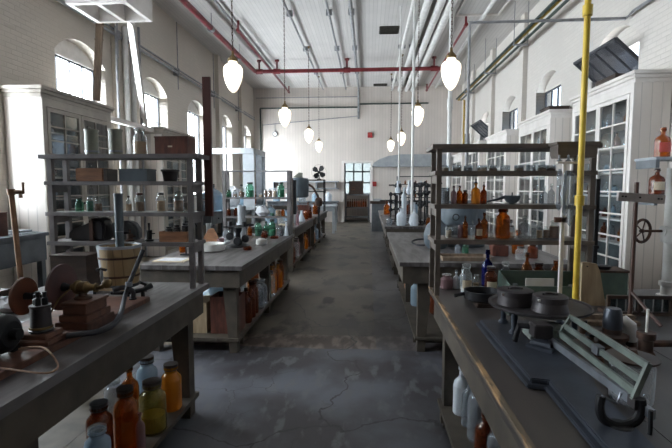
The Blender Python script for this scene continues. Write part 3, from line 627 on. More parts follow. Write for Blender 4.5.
# left row cabinets
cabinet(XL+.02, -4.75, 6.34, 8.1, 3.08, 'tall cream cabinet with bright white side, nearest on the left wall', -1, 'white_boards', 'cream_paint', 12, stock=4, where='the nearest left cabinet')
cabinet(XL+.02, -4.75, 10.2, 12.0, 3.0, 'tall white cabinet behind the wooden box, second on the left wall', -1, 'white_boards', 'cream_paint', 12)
# right row cabinets
cabinet(XR-.02, 3.70, 6.66, 8.55, 3.22, 'large white glazed cabinet nearest on the right wall', 1, rows=8, stock=7, where='the nearest right cabinet', doors=2)
cabinet(XR-.02, 3.70, 9.55, 11.45, 3.18, 'white glazed cabinet second nearest on the right wall', 1, rows=8, stock=5, where='the second right cabinet')
cabinet(XR-.02, 3.70, 12.45, 14.45, 3.16, 'white glazed cabinet third nearest on the right wall', 1, rows=8)
cabinet(XR-.02, 3.70, 15.4, 17.4, 3.16, 'white glazed cabinet fourth nearest on the right wall', 1, rows=8)
cabinet(XR-.02, 3.70, 18.2, 20.2, 3.0, 'white glazed cabinet farthest on the right wall', 1, rows=8)
for x0, x1, y0, y1, z, w in ((3.75, 4.15, 7.3, 7.9, 3.22, 'nearest right'), (3.75, 4.15, 9.8, 10.3, 3.18, 'second right')):
    t = thing('storage_box', 'low dark wooden box lying on top of the %s cabinet' % w, 'box', ((x0+x1)/2, (y0+y1)/2, z+.001))
    g = G(); g.box(x0, x1, y0, y1, z+.001, z+.10); g.part('box_body', 'dark_wood', t); g = G(); g.box(x0-.01, x1+.01, y0-.01, y1+.01, z+.10, z+.12); g.part('lid', 'dark_wood', t)

# ---------------------------------------------------------------- laboratory tables
def table(label, x0, x1, y0, y1, z, top='table_top', aisle=1, apron=.21, legs_in=.02, shelf=.15, wide=.13, mid=True, edge=False, group='long laboratory tables'):
    """aisle: +1 when the aisle lies on the table's right (+X) side"""
    t = thing('laboratory_table', label, 'table', ((x0+x1)/2, (y0+y1)/2, 0), group)
    n = 4; g = G()
    for k in range(n):
        a = x0+(x1-x0)*k/n; b = x0+(x1-x0)*(k+1)/n; g.box(a+.0015, b-.0015, y0, y1, z-.04, z)
    g.part('tabletop', top, t)
    if edge:
        ex = x1 if aisle > 0 else x0; g = G(); g.box(min(ex-aisle*.018, ex+aisle*.001), max(ex-aisle*.018, ex+aisle*.001), y0, y1, z-.012, z+.0015); g.part('worn_edge', 'edge_wood', t, label='edge worn to bare wood')
    i = .035; g = G(); g.box(x0+i, x0+i+.03, y0+i, y1-i, z-apron, z-.04); g.box(x1-i-.03, x1-i, y0+i, y1-i, z-apron, z-.04)
    g.box(x0+i+.03, x1-i-.03, y0+i, y0+i+.03, z-apron, z-.04); g.box(x0+i+.03, x1-i-.03, y1-i-.03, y1-i, z-apron, z-.04); g.part('apron', 'grey_wood', t)
    ys = [y0+.1, y1-.1-.09]
    if mid: ys.insert(1, (y0+y1)/2)
    for y in ys:
        for s in (-1, 1):
            xe = (x1-i-.032-legs_in) if s > 0 else (x0+i+.032+legs_in)
            g = G(); g.prism([(xe, z-.042), (xe-s*wide, z-.042), (xe-s*wide, z-apron-.02), (xe-s*.075, 0.001), (xe, 0.001)], 'Y', y, y+.09); g.part('leg', 'grey_wood', t)
    if shelf:
        g = G(); e = .04+legs_in
        for k in range(4):
            a = x0+e+(x1-x0-2*e)*k/4; b = x0+e+(x1-x0-2*e)*(k+1)/4; g.box(a+.002, b-.002, y0+.08, y1-.08, shelf-.03, shelf)
        g.part('lower_shelf', 'grey_wood', t)
        for yb in (y0+.2, y1-.25): g = G(); g.box(x0+e, x1-e, yb, yb+.05, .06, shelf-.03); g.part('shelf_bearer', 'grey_wood', t)
    return t
TL, TR, T2 = .92, .92, .87
table('long grey table at the left foreground carrying grinding discs and a bucket', -2.24, -1.135, .35, 3.12, TL, 'table_top', 1, mid=False)
table('long dark table at the right foreground carrying the big scale', .425, 1.98, .4, 3.13, TR, 'table_dark', -1, mid=False, edge=True)
table('second nearest left table with a white dish at its front corner', -2.2, -1.17, 4.08, 7.1, T2, 'table_top', 1)
table('third nearest left table below the blue grey tank', -2.3, -1.33, 8.3, 11.2, T2, 'table_top', 1)
table('fourth nearest left table leading to the far desks', -2.3, -1.30, 11.45, 14.6, T2, 'table_top', 1)
table('second nearest right table with clear bare planks', .30, 1.95, 4.24, 7.15, .9, 'table_top', -1, legs_in=.12)
table('third nearest right table holding a row of black iron stands', .30, 1.6, 8.2, 11.2, .9, 'table_top', -1, legs_in=.12)
table('farthest right table behind the black iron stands', .32, 1.6, 11.6, 14.2, .9, 'table_top', -1, legs_in=.12)

# wall benches
def bench(label, x0, x1, y0, y1, z, face, drawers=2, m='bench_grey', topm='bench_grey', group=None):
    """face: +1 the drawers look to +X"""
    t = thing('wall_bench', label, 'bench', ((x0+x1)/2, (y0+y1)/2, 0), group)
    g = G(); g.box(x0, x1, y0, y1, z-.045, z); g.part('worktop', topm, t, bevel=.006)
    g = G(); g.box(x0+.03, x1-.03, y0+.03, y1-.03, z-.36, z-.045); g.part('drawer_case', m, t)
    xf = x1-.03 if face > 0 else x0+.03
    for k in range(drawers):
        a = y0+.1+(y1-y0-.2)*k/drawers; b = y0+.1+(y1-y0-.2)*(k+1)/drawers-.05
        g = G(); g.box(min(xf, xf+face*.015), max(xf, xf+face*.015), a, b, z-.33, z-.08); d = g.part('drawer', m, t)
        g = G(); g.cyl((xf+face*.015, (a+b)/2, z-.2), (xf+face*.05, (a+b)/2, z-.2), .018); g.part('knob', 'iron', d)
    for x in (x0+.04, x1-.11):
        for y in (y0+.04, (y0+y1)/2, y1-.11): g = G(); g.box(x, x+.07, y, y+.07, 0.001, z-.36); g.part('leg', m, t)
    return t
bench('blue grey bench with drawers along the left wall beside the bright cabinet', -5.3, -4.14, 2.2, 5.56, 1.03, 1)
bench('low grey bench along the left wall beyond the second cabinet', -5.3, -4.35, 12.3, 14.4, .92, 1)
bench('pale bench along the left wall past the fume hood', -5.3, -4.7, 17.2, 20.6, .92, 1)

# ---------------------------------------------------------------- shelf racks on the tables
def rack(label, x0, x1, yf, yb, zb, shelves, ztop, mt, pw=.032, roof=True, over=(0, 0), group='shelf racks'):
    t = thing('shelf_rack', label, 'rack', ((x0+x1)/2, (yf+yb)/2, zb+.001), group)
    for x in (x0, x1-pw):
        for y in (yf, yb-pw): g = G(); g.box(x, x+pw, y, y+pw, zb+.001, ztop-.028); g.part('post', mt, t)
    for z in shelves:
        g = G(); g.box(x0-over[0]*.4, x1+over[1]*.2, yf-.012, yb+.012, z-.026, z); g.part('shelf', mt, t)
        for x in (x0, x1-pw): g = G(); g.box(x+.004, x+pw-.004, yf+pw, yb-pw, z-.075, z-.026); g.part('bracket', mt, t)
    if roof: g = G(); g.box(x0-over[0], x1+over[1], yf-.02, yb+.02, ztop-.028, ztop); g.part('top_board', mt, t)
    return t
LY = 3.03
rack('grey shelf rack at the end of the left foreground table', -2.17, -1.165, 2.92, 3.11, TL, [1.235, 1.437, 1.645], 1.825, 'rack_wood', over=(.045, .05))
rack('brown shelf rack at the end of the right foreground table', .425, 1.375, 2.84, 3.11, TR, [1.277, 1.497, 1.705], 1.868, 'brown_rack', over=(.03, .02), pw=.03)
t = thing('wooden_trough', 'dark wooden box fixed to the right end of the brown rack top', 'box', (1.22, 2.78, 1.78))
g = G(); g.prism([(1.09, 1.795), (1.10, 1.775), (1.30, 1.775), (1.31, 1.795), (1.31, 1.85), (1.09, 1.85)], 'Y', 2.70, 2.815); g.part('box_body', 'brown_rack', t)
g = G(); g.box(1.08, 1.32, 2.69, 2.818, 1.85, 1.865); g.part('lid', 'brown_rack', t)

def shelf_row(items, Y, z, where, group, py=200):
    """items: (px, width_px, height_px, kind, glass, description, options)"""
    n = len(items)
    for i, (px, wpx, hpx, kind, gm, desc, opt) in enumerate(items):
        p = onY(px, py, Y); k = (p-CC).length/ray(px, py).length/FPX
        o = dict(opt); w = nth(i, n); o.setdefault('rot', 0.0)
        bottle(kind, (p.x, o.pop('Y', Y), z+.001), wpx*k/2, hpx*k, gm, ('%s on %s%s' % (desc, where, (', '+w) if w else '')).replace(' with round stopper', ''), group=group, **o)
P_ = dict
# left rack, top shelf
shelf_row([(140, 13, 24, 'jar', 'clear', 'tall clear jar of tan powder', P_(stopper='glass', contents='powder', level=.55))], LY, 1.825, 'top of left rack', 'jars on the left rack', 140)
for px, w in ((91.5, 'left of its twin'), (115.5, 'beside the clear jar')):
    p = onY(px, 140, LY); t = thing('metal_canister', 'tall grey green canister on top of the left rack, '+w, 'canister', (p.x, LY, 1.826), 'grey green canisters')
    g = G(); g.lathe([(0, 0), (.043, 0), (.043, .165), (0, .165)], (p.x, LY, 1.826), 20); g.part('body', 'canister', t)
    g = G(); g.lathe([(0, .165), (.049, .165), (.049, .176), (0, .178)], (p.x, LY, 1.826), 20); g.part('lid', 'canister', t)
    g = G(); g.lathe([(.0432, .02), (.045, .022), (.045, .03), (.0432, .032)], (p.x, LY, 1.826), 20); g.part('band', 'steel', t)
def crate(name, label, x0, x1, y0, y1, z, h, mt, lid=True, label_plate=None, group=None, open_=False):
    t = thing(name, label, name.split('_')[-1], ((x0+x1)/2, (y0+y1)/2, z+.001), group); z += .001; th = .008
    g = G(); g.box(x0, x1, y0, y1, z, z+th); g.box(x0, x1, y0, y0+th, z+th, z+h); g.box(x0, x1, y1-th, y1, z+th, z+h); g.box(x0, x0+th, y0+th, y1-th, z+th, z+h); g.box(x1-th, x1, y0+th, y1-th, z+th, z+h); g.part('box_body', mt, t)
    if lid: g = G(); g.box(x0-.004, x1+.004, y0-.004, y1+.004, z+h, z+h+.01); g.part('lid', mt, t, bevel=.002)
    if label_plate: g = G(); a, b, c, d, m = label_plate; g.box(a, b, y0-.0015, y0-.0002, c, d); g.part('label_plate', m, t, label='small pale label plate')
    return t
crate('wooden_crate', 'red brown wooden box with small pale plate on top of the left rack', -1.425, -1.20, 2.95, 3.09, 1.825, .108, 'red_wood', label_plate=(-1.335, -1.305, 1.872, 1.882, 'paper'))
# stencilled lettering along the box is too worn to read: faint dark strokes
t = thing('brick_block', 'red brown rectangular block on the second shelf of the left rack', 'block', (-1.86, LY, 1.646))
g = G(); g.box(-1.99, -1.795, 2.95, 3.08, 1.646, 1.735); g.part('block_body', 'crate_wood', t, bevel=.006); g = G(); g.box(-1.79, -1.765, 2.95, 3.08, 1.646, 1.73); g.part('end_board', 'dark_wood', t)
crate('tin_box', 'dark grey tin box on the second shelf of the left rack', -1.68, -1.485, 2.95, 3.08, 1.645, .074, 'tank')
t = thing('dark_pot', 'dark tapered pot on the second shelf of the left rack', 'pot', (-1.36, LY, 1.646)); g = G(); g.lathe([(0, 0), (.042, 0), (.056, .07), (.050, .07), (.04, .01), (0, .01)], (-1.36, LY, 1.646)); g.part('bowl', 'tin_dark', t)
g = G(); g.lathe([(.056, .066), (.062, .068), (.062, .08), (.054, .08), (.054, .066)], (-1.36, LY, 1.646)); g.part('rim', 'tin_dark', t)
shelf_row([(79.5, 7.5, 12, 'jar', 'green_glass', 'small pale green jar', P_(stopper='glass')), (90, 6.5, 14, 'jar', 'clear', 'small jar with bright green salt', P_(stopper='glass', contents='green_fluid', level=.75)), (98.5, 7, 13, 'jar', 'clear', 'jar of brown powder over green', P_(stopper='glass', contents='brown_powder', level=.6)),
   (128.7, 5.5, 15, 'bottle', 'clear', 'slim bottle with brown powder', P_(stopper='cork', contents='powder', level=.5)), (139.7, 9, 17.5, 'jar', 'clear', 'red stoppered jar of brown powder', P_(stopper='red_wood', contents='brown_powder', level=.55)),
   (161, 8.5, 18, 'jar', 'clear', 'tall black stoppered jar of tan powder', P_(stopper='black_lid', contents='powder', level=.6)), (178.7, 10, 18, 'jar', 'clear', 'wide jar of rose brown powder', P_(stopper='glass', contents='brown_powder', level=.62))], LY, 1.435, 'left rack third shelf', 'jars on the left rack', 205)
# leather bag, burner, lamp, open box on the lowest shelf
t = thing('leather_bag', 'rounded black leather case on the lowest shelf of the left rack', 'bag', (-1.93, LY, 1.236))
g = G(); g.prism([(-2.07, 1.237), (-1.80, 1.237), (-1.80, 1.34), (-1.815, 1.375), (-1.845, 1.392), (-1.88, 1.39), (-1.92, 1.36), (-1.97, 1.34), (-2.03, 1.325), (-2.065, 1.29)], 'Y', 2.95, 3.08); g.part('case_body', 'leather', t, bevel=.018)
g = G(); g.prism([(-1.905, 1.238), (-1.88, 1.238), (-1.88, 1.392), (-1.905, 1.375)], 'Y', 2.944, 3.084); g.part('strap', 'leather_brown', t)
t = thing('blue_case', 'grey blue rounded case behind the tall pipe on the lowest left rack shelf', 'case', (-1.70, LY, 1.236)); g = G(); g.prism([(-1.785, 1.237), (-1.60, 1.237), (-1.60, 1.31), (-1.63, 1.355), (-1.67, 1.37), (-1.785, 1.37)], 'Y', 3.02, 3.09); g.part('case_body', 'bench_grey', t, bevel=.012); g = G(); g.box(-1.70, -1.65, 3.012, 3.019, 1.28, 1.295); g.part('clasp', 'iron', t)
def burner(x, y, z, h, label, m='iron'):
    t = thing('gas_burner', label, 'burner', (x, y, z+.001), 'small burners on the left rack'); z += .001
    g = G(); g.lathe([(0, 0), (.028, 0), (.030, .008), (.012, .014), (0, .015)], (x, y, z), 16); g.part('base', m, t)
    g = G(); g.cyl((x, y, z+.014), (x, y, z+h*.6), .018, .02); g.part('reservoir', m, t); g = G(); g.cyl((x, y, z+h*.6), (x, y, z+h), .005, .008); g.part('burner_tube', m, t)
    g = G(); g.cyl((x, y, z+h*.4), (x+.04, y, z+h*.42), .004); g.part('gas_inlet', m, t)
p = onY(151, 235, LY); burner(p.x+.01, LY-.045, 1.235, .125, 'black spirit burner with thin spout on the lowest left rack shelf')
p = onY(134, 235, LY); burner(p.x, LY-.055, 1.235, .08, 'squat brown burner right of the tall pipe on the lowest left rack shelf', 'rust')
crate('wooden_tray', 'light orange wooden tray holding black lidded jars on the left rack', -1.41, -1.215, 2.94, 3.08, 1.235, .07, 'crate_wood', lid=False)
for i, x in enumerate((-1.372, -1.315, -1.255)):
    bottle('jar', (x, 3.01, 1.246), .026, .082+.012*i, 'clear', 'black lidded jar standing in the orange wooden tray, '+('leftmost', 'middle', 'rightmost')[i], stopper='black_lid', contents='dark_fluid', level=.9, group='black lidded jars in the tray')
# hanging red-brown board beside the left rack
t = thing('hanging_board', 'long red brown board fixed upright to the right end of the left rack', 'board', (-1.10, 3.15, 1.41)); g = G(); g.box(-1.155, -1.10, 3.123, 3.145, 1.40, 2.37); g.part('plank', 'plank_red', t)
g = G(); g.box(-1.155, -1.115, 3.145, 3.17, 1.9, 1.94); g.part('cleat', 'iron', t)

# right rack rows
RY = 2.96
dishes = [(444, 10), (457, 9), (468, 9), (482, 10), (493, 8), (505, 10), (519, 9), (531, 9), (542, 9), (551, 9)]
cont = ['powder', 'brown_powder', 'dark_fluid', 'powder', 'brown_powder', None, 'powder', None, 'powder', 'brown_powder']
desc = ['tan powder', 'brown powder', 'dark residue', 'tan powder', 'brown powder', 'nothing', 'tan powder', 'nothing', 'tan powder', 'brown powder']
shelf_row([(px, w, 6, 'dish', 'dish_glass', 'low clear glass dish with '+desc[i], P_(contents=cont[i], level=.6)) for i, (px, w) in enumerate(dishes)], RY, 1.705, 'right rack top shelf', 'glass dishes on the right rack', 170)
shelf_row([(444, 10.5, 16, 'tumbler', 'cloudy', 'squat milky white jar', P_(contents='white_powder', level=.8)), (453.5, 5.5, 17, 'bottle', 'pink_glass', 'slim pink tinted bottle', P_(stopper='cork')), (459.5, 6, 17, 'bottle', 'amber', 'orange amber bottle with dark stopper', P_(stopper='cork')),
   (465, 5.5, 13, 'jar', 'deep_amber', 'short dark brown jar', P_(stopper='black_lid')), (475.5, 8.8, 20.5, 'bottle', 'orange_glass', 'tall honey amber bottle with spiked stopper', P_(stopper='spike')), (483.5, 6.5, 18, 'bottle', 'deep_amber', 'nearly black brown bottle with spiked stopper', P_(stopper='spike')),
   (544, 6, 16, 'bottle', 'cloudy', 'cloudy square shouldered bottle', P_(stopper='glass')), (551, 6.5, 18, 'bottle', 'cloudy', 'taller cloudy bottle', P_(stopper='glass')), (560, 4, 19, 'cylinder', 'deep_amber', 'thin brown glass tube', P_())], RY, 1.497, 'right rack middle shelf', 'bottles on the right rack', 200)
shelf_row([(448.5, 6.5, 10.5, 'tumbler', 'clear', 'small tumbler of tan powder', P_(contents='powder', level=.7)), (455, 6, 11, 'jar', 'cloudy', 'small cloudy jar', P_()), (460, 5, 13, 'jar', 'pink_glass', 'small lilac jar', P_()),
   (465, 5.5, 21, 'bottle', 'amber', 'slim red amber bottle', P_(stopper='cork')), (470.5, 5, 16, 'bottle', 'clear', 'clear bottle with round stopper', P_(stopper='glass', Y=2.9)), (476.5, 7, 19, 'bottle', 'deep_amber', 'brown bottle with big cream label', P_(stopper='cork', paper='paper', Y=2.9)),
   (484, 7.5, 24, 'bottle', 'amber', 'broad brown bottle without label', P_(stopper='deep_amber')), (491.5, 5.5, 20, 'cylinder', 'clear', 'clear tall measuring glass', P_()), (502.5, 13.5, 28, 'jar', 'amber', 'largest brown jar', P_(stopper='deep_amber')),
   (511.8, 4.8, 12, 'jar', 'clear', 'small jar with white label', P_(stopper='cork', contents='powder', paper='white_card')), (524, 11, 20, 'bottle', 'cloudy', 'wide cloudy bottle', P_(stopper='glass')), (533.5, 4.5, 10, 'tumbler', 'clear', 'tiny clear tumbler', P_()),
   (539.5, 6, 16, 'jar', 'clear', 'clear jar of rust powder', P_(stopper='glass', contents='powder')), (546, 5.5, 12, 'jar', 'clear', 'short jar of rust powder', P_(contents='brown_powder', level=.7)), (554, 9.5, 16, 'jar', 'clear', 'wide jar full of brown powder', P_(stopper='glass', contents='brown_powder', level=.75))], RY, 1.277, 'right rack lower shelf', 'bottles on the right rack', 235)
# grey ladle
p = onY(512, 200, RY); t = thing('metal_ladle', 'grey metal ladle with long handle on the middle shelf of the right rack', 'ladle', (p.x, RY, 1.498))
c = (p.x, RY, 1.53); g = G(); g.lathe([(0, -.028), (.03, -.024), (.046, -.005), (.05, .022), (.046, .022), (.04, 0), (0, -.018)], c, 20); g.part('bowl', 'tank', t)
g = G(); g.lathe([(0, -.032), (.02, -.032), (.014, -.024), (0, -.024)], c, 16); g.part('foot', 'tank', t); g = G(); g.tube([(p.x-.04, RY, 1.545), (p.x-.10, RY-.02, 1.527), (p.x-.165, RY-.03, 1.513)], [.010, .007, .006]); g.part('handle', 'tank', t); g = G(); g.cyl((p.x, RY, 1.55), (p.x, RY, 1.572), .004); g.part('pin', 'iron', t)

# bottles standing on the right table below the rack
for (px, py, w, h, kind, gm, desc, opt) in (
  (445.5, 287, 12, 13, 'jar', 'pink_glass', 'short rosy glass jar on the right table, leftmost under the rack', P_(stopper='glass', contents='brown_powder', level=.4)),
  (453, 285, 6, 16, 'bottle', 'frost', 'small white bottle on the right table beside the rosy jar', P_(stopper='glass')),
  (458, 284, 6, 18, 'bottle', 'frost', 'small white bottle on the right table left of the labelled clear jar', P_(stopper='glass')),
  (466, 293, 11, 26, 'jar', 'clear', 'clear jar with cream label on the right table', P_(stopper='glass', contents='white_powder', level=.25, paper='paper')),
  (474, 287, 6, 14, 'jar', 'clear', 'small clear jar between labelled jar and blue bottle', P_(contents='powder', level=.4)),
  (483.5, 286, 11, 36, 'bottle', 'cobalt', 'tall cobalt blue bottle on the right table', P_(stopper='cobalt')),
  (490.5, 295, 12, 27, 'jar', 'deep_amber', 'dark brown labelled jar in front of the blue bottle', P_(stopper='black_lid', paper='paper')),
  (502, 287, 9, 24, 'jar', 'clear', 'clear jar right of the dark brown labelled jar', P_(stopper='glass')),
  (517.5, 284, 9.5, 33, 'bottle', 'amber', 'orange brown bottle behind the green tray, leftmost', P_(stopper='cork')),
  (528.5, 284, 11, 24, 'jar', 'deep_amber', 'very dark round jar behind the green tray', P_(stopper='black_lid')),
  (546, 284, 12, 26, 'jar', 'amber', 'brown jar behind the green tray, rightmost', P_(stopper='deep_amber'))):
    p = onZ(px, py, TR); k = p.y/450*1.0
    if p.y > 3.06: p.y = 3.06
    bottle(kind, (p.x, p.y, TR+.001), w*k/2, h*k, gm, desc, group='bottles under the right rack', **opt)

# green tray with card
t = thing('green_tray', 'open faded green wooden tray on the right table behind the scale', 'tray', (1.1, 2.87, TR+.001)); z = TR+.001
g = G(); g.box(.86, 1.34, 2.74, 3.0, z, z+.008); g.part('tray_floor', 'crate_wood', t)
for a in ((.86, 1.34, 2.74, 2.75, .09), (.86, 1.34, 2.99, 3.0, .14)): g = G(); g.box(a[0], a[1], a[2], a[3], z+.008, z+a[4]); g.part('tray_side', 'tray_green', t)
for x in (.86, 1.332): g = G(); g.prism([(2.75, z+.008), (2.99, z+.008), (2.99, z+.138), (2.75, z+.089)], 'X', x, x+.008); g.part('tray_end', 'tray_green', t)
t = thing('white_card_box', 'cream white card standing in the green tray', 'card', (1.08, 2.765, z+.01)); g = G(); g.box(.955, 1.12, 2.756, 2.766, z+.009, z+.135); g.part('card', 'white_card', t); g = G(); g.box(.955, 1.12, 2.767, 2.80, z+.009, z+.02); g.part('card_foot', 'white_card', t)
for i, (x, y) in enumerate(((1.22, 2.80), (1.27, 2.87), (.93, 2.88))):
    t = thing('small_glass_piece', 'small clear glass piece lying in the green tray, %s' % ('right front', 'right back', 'left')[i], 'glass', (x, y, z+.009)); g = G(); g.lathe([(0, 0), (.018, 0), (.022, .03), (.012, .05), (.016, .06), (0, .06)], (x, y, z+.009), 14); g.part('body', 'clear', t); g = G(); g.lathe([(.016, .06), (.02, .063), (.016, .066), (0, .066)], (x, y, z+.009), 14); g.part('rim', 'clear', t)

# cast iron pan
p = onZ(482, 303, TR); x, y = p.x, p.y
t = thing('iron_pan', 'black cast iron pan with short handle on the right table', 'pan', (x, y, TR+.02))
g = G(); g.lathe([(0, 0), (.088, 0), (.104, .012), (.107, .058), (.098, .058), (.094, .012), (0, .01)], (x, y, TR+.02), 28); g.part('bowl', 'pan_iron', t); g = G(); g.tube([(x-.10, y, TR+.055), (x-.135, y-.01, TR+.05), (x-.165, y-.015, TR+.045)], [.012, .009, .012]); g.part('handle', 'pan_iron', t)
t = thing('flat_plate', 'thin square dark plate under the iron pan', 'plate', (x+.02, y, TR+.001)); g = G(); g.box(x-.06, x+.13, y-.115, y+.07, TR+.001, TR+.01); g.part('plate_body', 'dark_wood', t, bevel=.003); g = G(); g.box(x-.05, x+.12, y-.105, y+.06, TR+.0101, TR+.019); g.part('raised_field', 'dark_wood', t)

# ---------------------------------------------------------------- the big trip scale
px_, py_ = .79, 2.10; SZ = 1.062
t = thing('platform_scale', 'old grey iron beam scale with round plate on the right foreground table', 'scale', (.68, 1.6, TR+.001)); zb = TR+.001
L = [onZ(505, 362, TR), onZ(527, 389, TR), onZ(545, 391, TR), onZ(600, 462, TR)]
def off(o, a): return [(q.x+a, q.y) for q in o]
left = [(q.x, q.y) for q in L]
base = [(left[0][0], 2.24), left[0], left[1], left[2], (left[3][0], .98), (left[3][0]+.15, .98), (left[2][0]+.17, left[2][1]), (left[0][0]+.30, left[0][1]), (left[0][0]+.30, 2.24)]
def inset(pl, d):
    c = (sum(a for a, b in pl)/len(pl), sum(b for a, b in pl)/len(pl)); out = []
    n = len(pl)
    for i in range(n):
        a, b, c2 = pl[i-1], pl[i], pl[(i+1) % n]
        e1 = Vector((b[0]-a[0], b[1]-a[1])).normalized(); e2 = Vector((c2[0]-b[0], c2[1]-b[1])).normalized()
        nn = (Vector((-e1.y, e1.x))+Vector((-e2.y, e2.x))).normalized()/max(.5, math.cos(e1.angle(e2)/2) if e1.length and e2.length else 1)
        out.append((b[0]+nn.x*d, b[1]+nn.y*d))
    return out
g = G(); g.prism(base, 'Z', zb, zb+.014); g.part('base_plate', 'blue_iron', t, bevel=.003)
g = G(); g.prism(inset(base, .016), 'Z', zb+.014, zb+.032); g.part('base_step', 'blue_iron', t, bevel=.004)
for x, y in ((.655, 2.02), (.655, 2.18), (.92, 2.03), (.92, 2.18)):
    g = G(); g.lathe([(0, .032), (.022, .032), (.022, .04), (.012, .05), (.013, .09), (.016, .10), (.013, .118), (.012, SZ-zb-.012), (0, SZ-zb-.012)], (x, y, zb), 14); g.part('column', 'blue_iron', t)
g = G(); g.box(.63, .95, 2.02, 2.19, SZ-.03, SZ-.013); g.part('plate_spider', 'green_iron', t)
g = G(); g.lathe([(0, -.012), (.15, -.012), (.215, -.006), (.222, 0), (.222, .008), (.212, .008), (.206, .002), (0, .002)], (px_, py_, SZ), 40); g.part('round_plate', 'tin_dark', t)
# cast bracket and pedestal
g = G(); g.prism([(.66, .98), (.68, 1.02), (.72, 1.035), (.80, 1.03), (.86, 1.0), (.84, .985), (.78, .998), (.72, .98)], 'Y', 1.84, 1.95); g.part('cast_bracket', 'green_iron', t, bevel=.007)
g = G(); g.tube([(.62, 1.9, .96), (.63, 1.88, 1.03), (.70, 1.86, 1.03)], .013); g.part('lever', 'iron', t)
g = G(); g.lathe([(0, .033), (.075, .033), (.075, .045), (.06, .05), (.055, .062), (.034, .07), (.03, .10), (.04, .12), (0, .12)], (.72, 1.84, zb), 4); g.part('pedestal', 'blue_iron', t)
g = G(); g.box(.665, .735, 1.80, 1.87, 1.0, 1.055); g.part('fulcrum_block', 'tin_dark', t, bevel=.004)
# beam rails
def rail(pa, ya, pb, yb, w, d, m, nm, lab=None):
    a = onY(*pa, ya); b = onY(*pb, yb); g = G(); g.bar(a, b, w, d); g.part(nm, m, t, label=lab); return a, b
rails = [rail((571, 317), 1.8, (648, 366), 1.25, .010, .020, 'green_iron', 'beam_rail'), rail((565, 326), 1.8, (642, 381), 1.25, .010, .020, 'green_iron', 'beam_rail'), rail((560, 334), 1.8, (636, 393), 1.25, .010, .022, 'green_iron', 'beam_rail')]
rail((551, 341), 1.83, (653, 415), 1.2, .014, .026, 'steel', 'main_beam', 'grey steel lower beam')
for i in (0, 1):
    a = rails[0][i]; b = rails[2][i]; g = G(); g.bar(a+(a-b)*.1, b-(a-b)*.25, .014, .012, up=(0, 1, 0)); g.part('end_plate', 'green_iron', t)
a, b = rails[1]; m_ = a.lerp(b, .52); g = G(); g.box(m_.x-.012, m_.x+.012, m_.y-.02, m_.y+.02, m_.z-.014, m_.z+.014); g.part('poise', 'steel', t, label='small sliding weight'); 
m_ = rails[2][1]; g = G(); g.box(m_.x-.012, m_.x+.018, m_.y-.018, m_.y+.018, m_.z-.04, m_.z-.012); g.part('poise', 'tin_dark', t)
# yoke
yx, yy = .69, 1.235
g = G(); g.tube(smooth([(yx-.052, yy, 1.035), (yx-.055, yy, 1.0), (yx-.042, yy, .968), (yx, yy, .952), (yx+.042, yy, .968), (yx+.055, yy, 1.0), (yx+.052, yy, 1.03)]), .0125, 10); g.part('yoke', 'iron', t)
g = G(); g.lathe([(0, .031), (.035, .031), (.03, .036), (0, .036)], (yx, yy, zb), 16); g.part('yoke_foot', 'iron', t)
g = G(); g.tube([(yx-.05, yy, 1.034), (yx-.01, yy, 1.015), (yx+.0, yy, 1.045)], .004, 6); g.part('hook', 'steel', t)
e = onY(650, 428, 1.19); g = G(); g.cyl((e.x, 1.19, .955), (e.x, 1.19, 1.02), .006); g.part('stop_pin', 'iron', t)
for i, (px, py, r, lab) in enumerate(((517, 306, .080, 'wide dark round tin with small white tag on the scale plate, left'), (554, 314, .072, 'tapered dark round tin with white tag on the scale plate, right'))):
    p = onZ(px, py, SZ); x, y = p.x, p.y+.03+.015*i; z = SZ+.003
    t = thing('round_tin', lab, 'tin', (x, y, z), 'dark tins on the scale'); r2 = r*(1.0 if i == 0 else 1.08)
    g = G(); g.lathe([(0, 0), (r2, 0), (r*.93, .040), (0, .040)], (x, y, z), 28); g.part('body', 'tin_dark', t)
    g = G(); g.lathe([(r*.5, .0402), (r, .0402), (r*1.0, .066), (r*.9, .070), (r*.45, .068), (0, .068)], (x, y, z), 28); g.part('lid', 'tin_dark', t)
    g = G(); g.tube([(x+.03*math.cos(a), y+.02*math.sin(a), z+.072) for a in [k*PI/5 for k in range(6)]], .005, 6); g.part('lid_handle', 'tin_dark', t)
    g = G(); a = math.radians(215); g.box(x+math.cos(a)*r*1.0-.008, x+math.cos(a)*r*1.0+.008, y+math.sin(a)*r*1.0-.003, y+math.sin(a)*r*1.0+.002, z+.05, z+.058); g.part('tag', 'white_card', t, label='small white tag')

# ---------------------------------------------------------------- pipe fittings and jar right of the scale
def spot(px, py, z=TR): p = onZ(px, py, z); return p.x, p.y
x, y = spot(611, 352); t = thing('pipe_valve_body', 'dark round valve body with blue grey cap on the right table', 'valve', (x, y, TR+.001)); c = (x, y, TR+.001)
g = G(); g.lathe([(0, 0), (.058, 0), (.06, .03), (.05, .035), (.05, .055), (.062, .06), (.062, .075), (.036, .08), (.036, .10), (0, .10)], c, 20); g.part('body', 'rust', t)
g = G(); g.lathe([(0, .10), (.035, .10), (.038, .12), (.034, .17), (.028, .185), (0, .185)], c, 18); g.part('cap', 'blue_iron', t)
x, y = spot(628, 350); t = thing('pipe_elbow', 'pale grey pipe elbow with rusty flange beside the valve', 'pipe', (x, y, TR+.001))
g = G(); g.tube([(x-.03, y+.01, TR+.115), (x-.015, y+.01, TR+.12), (x, y, TR+.105), (x+.004, y, TR+.07), (x+.004, y, TR+.04)], [.022, .026, .028, .028, .026], 12); g.part('elbow', 'white_pipe', t); g = G(); g.lathe([(0, 0), (.036, 0), (.036, .018), (.028, .022), (.028, .04), (0, .04)], (x+.004, y, TR+.001), 16); g.part('flange', 'rust', t)
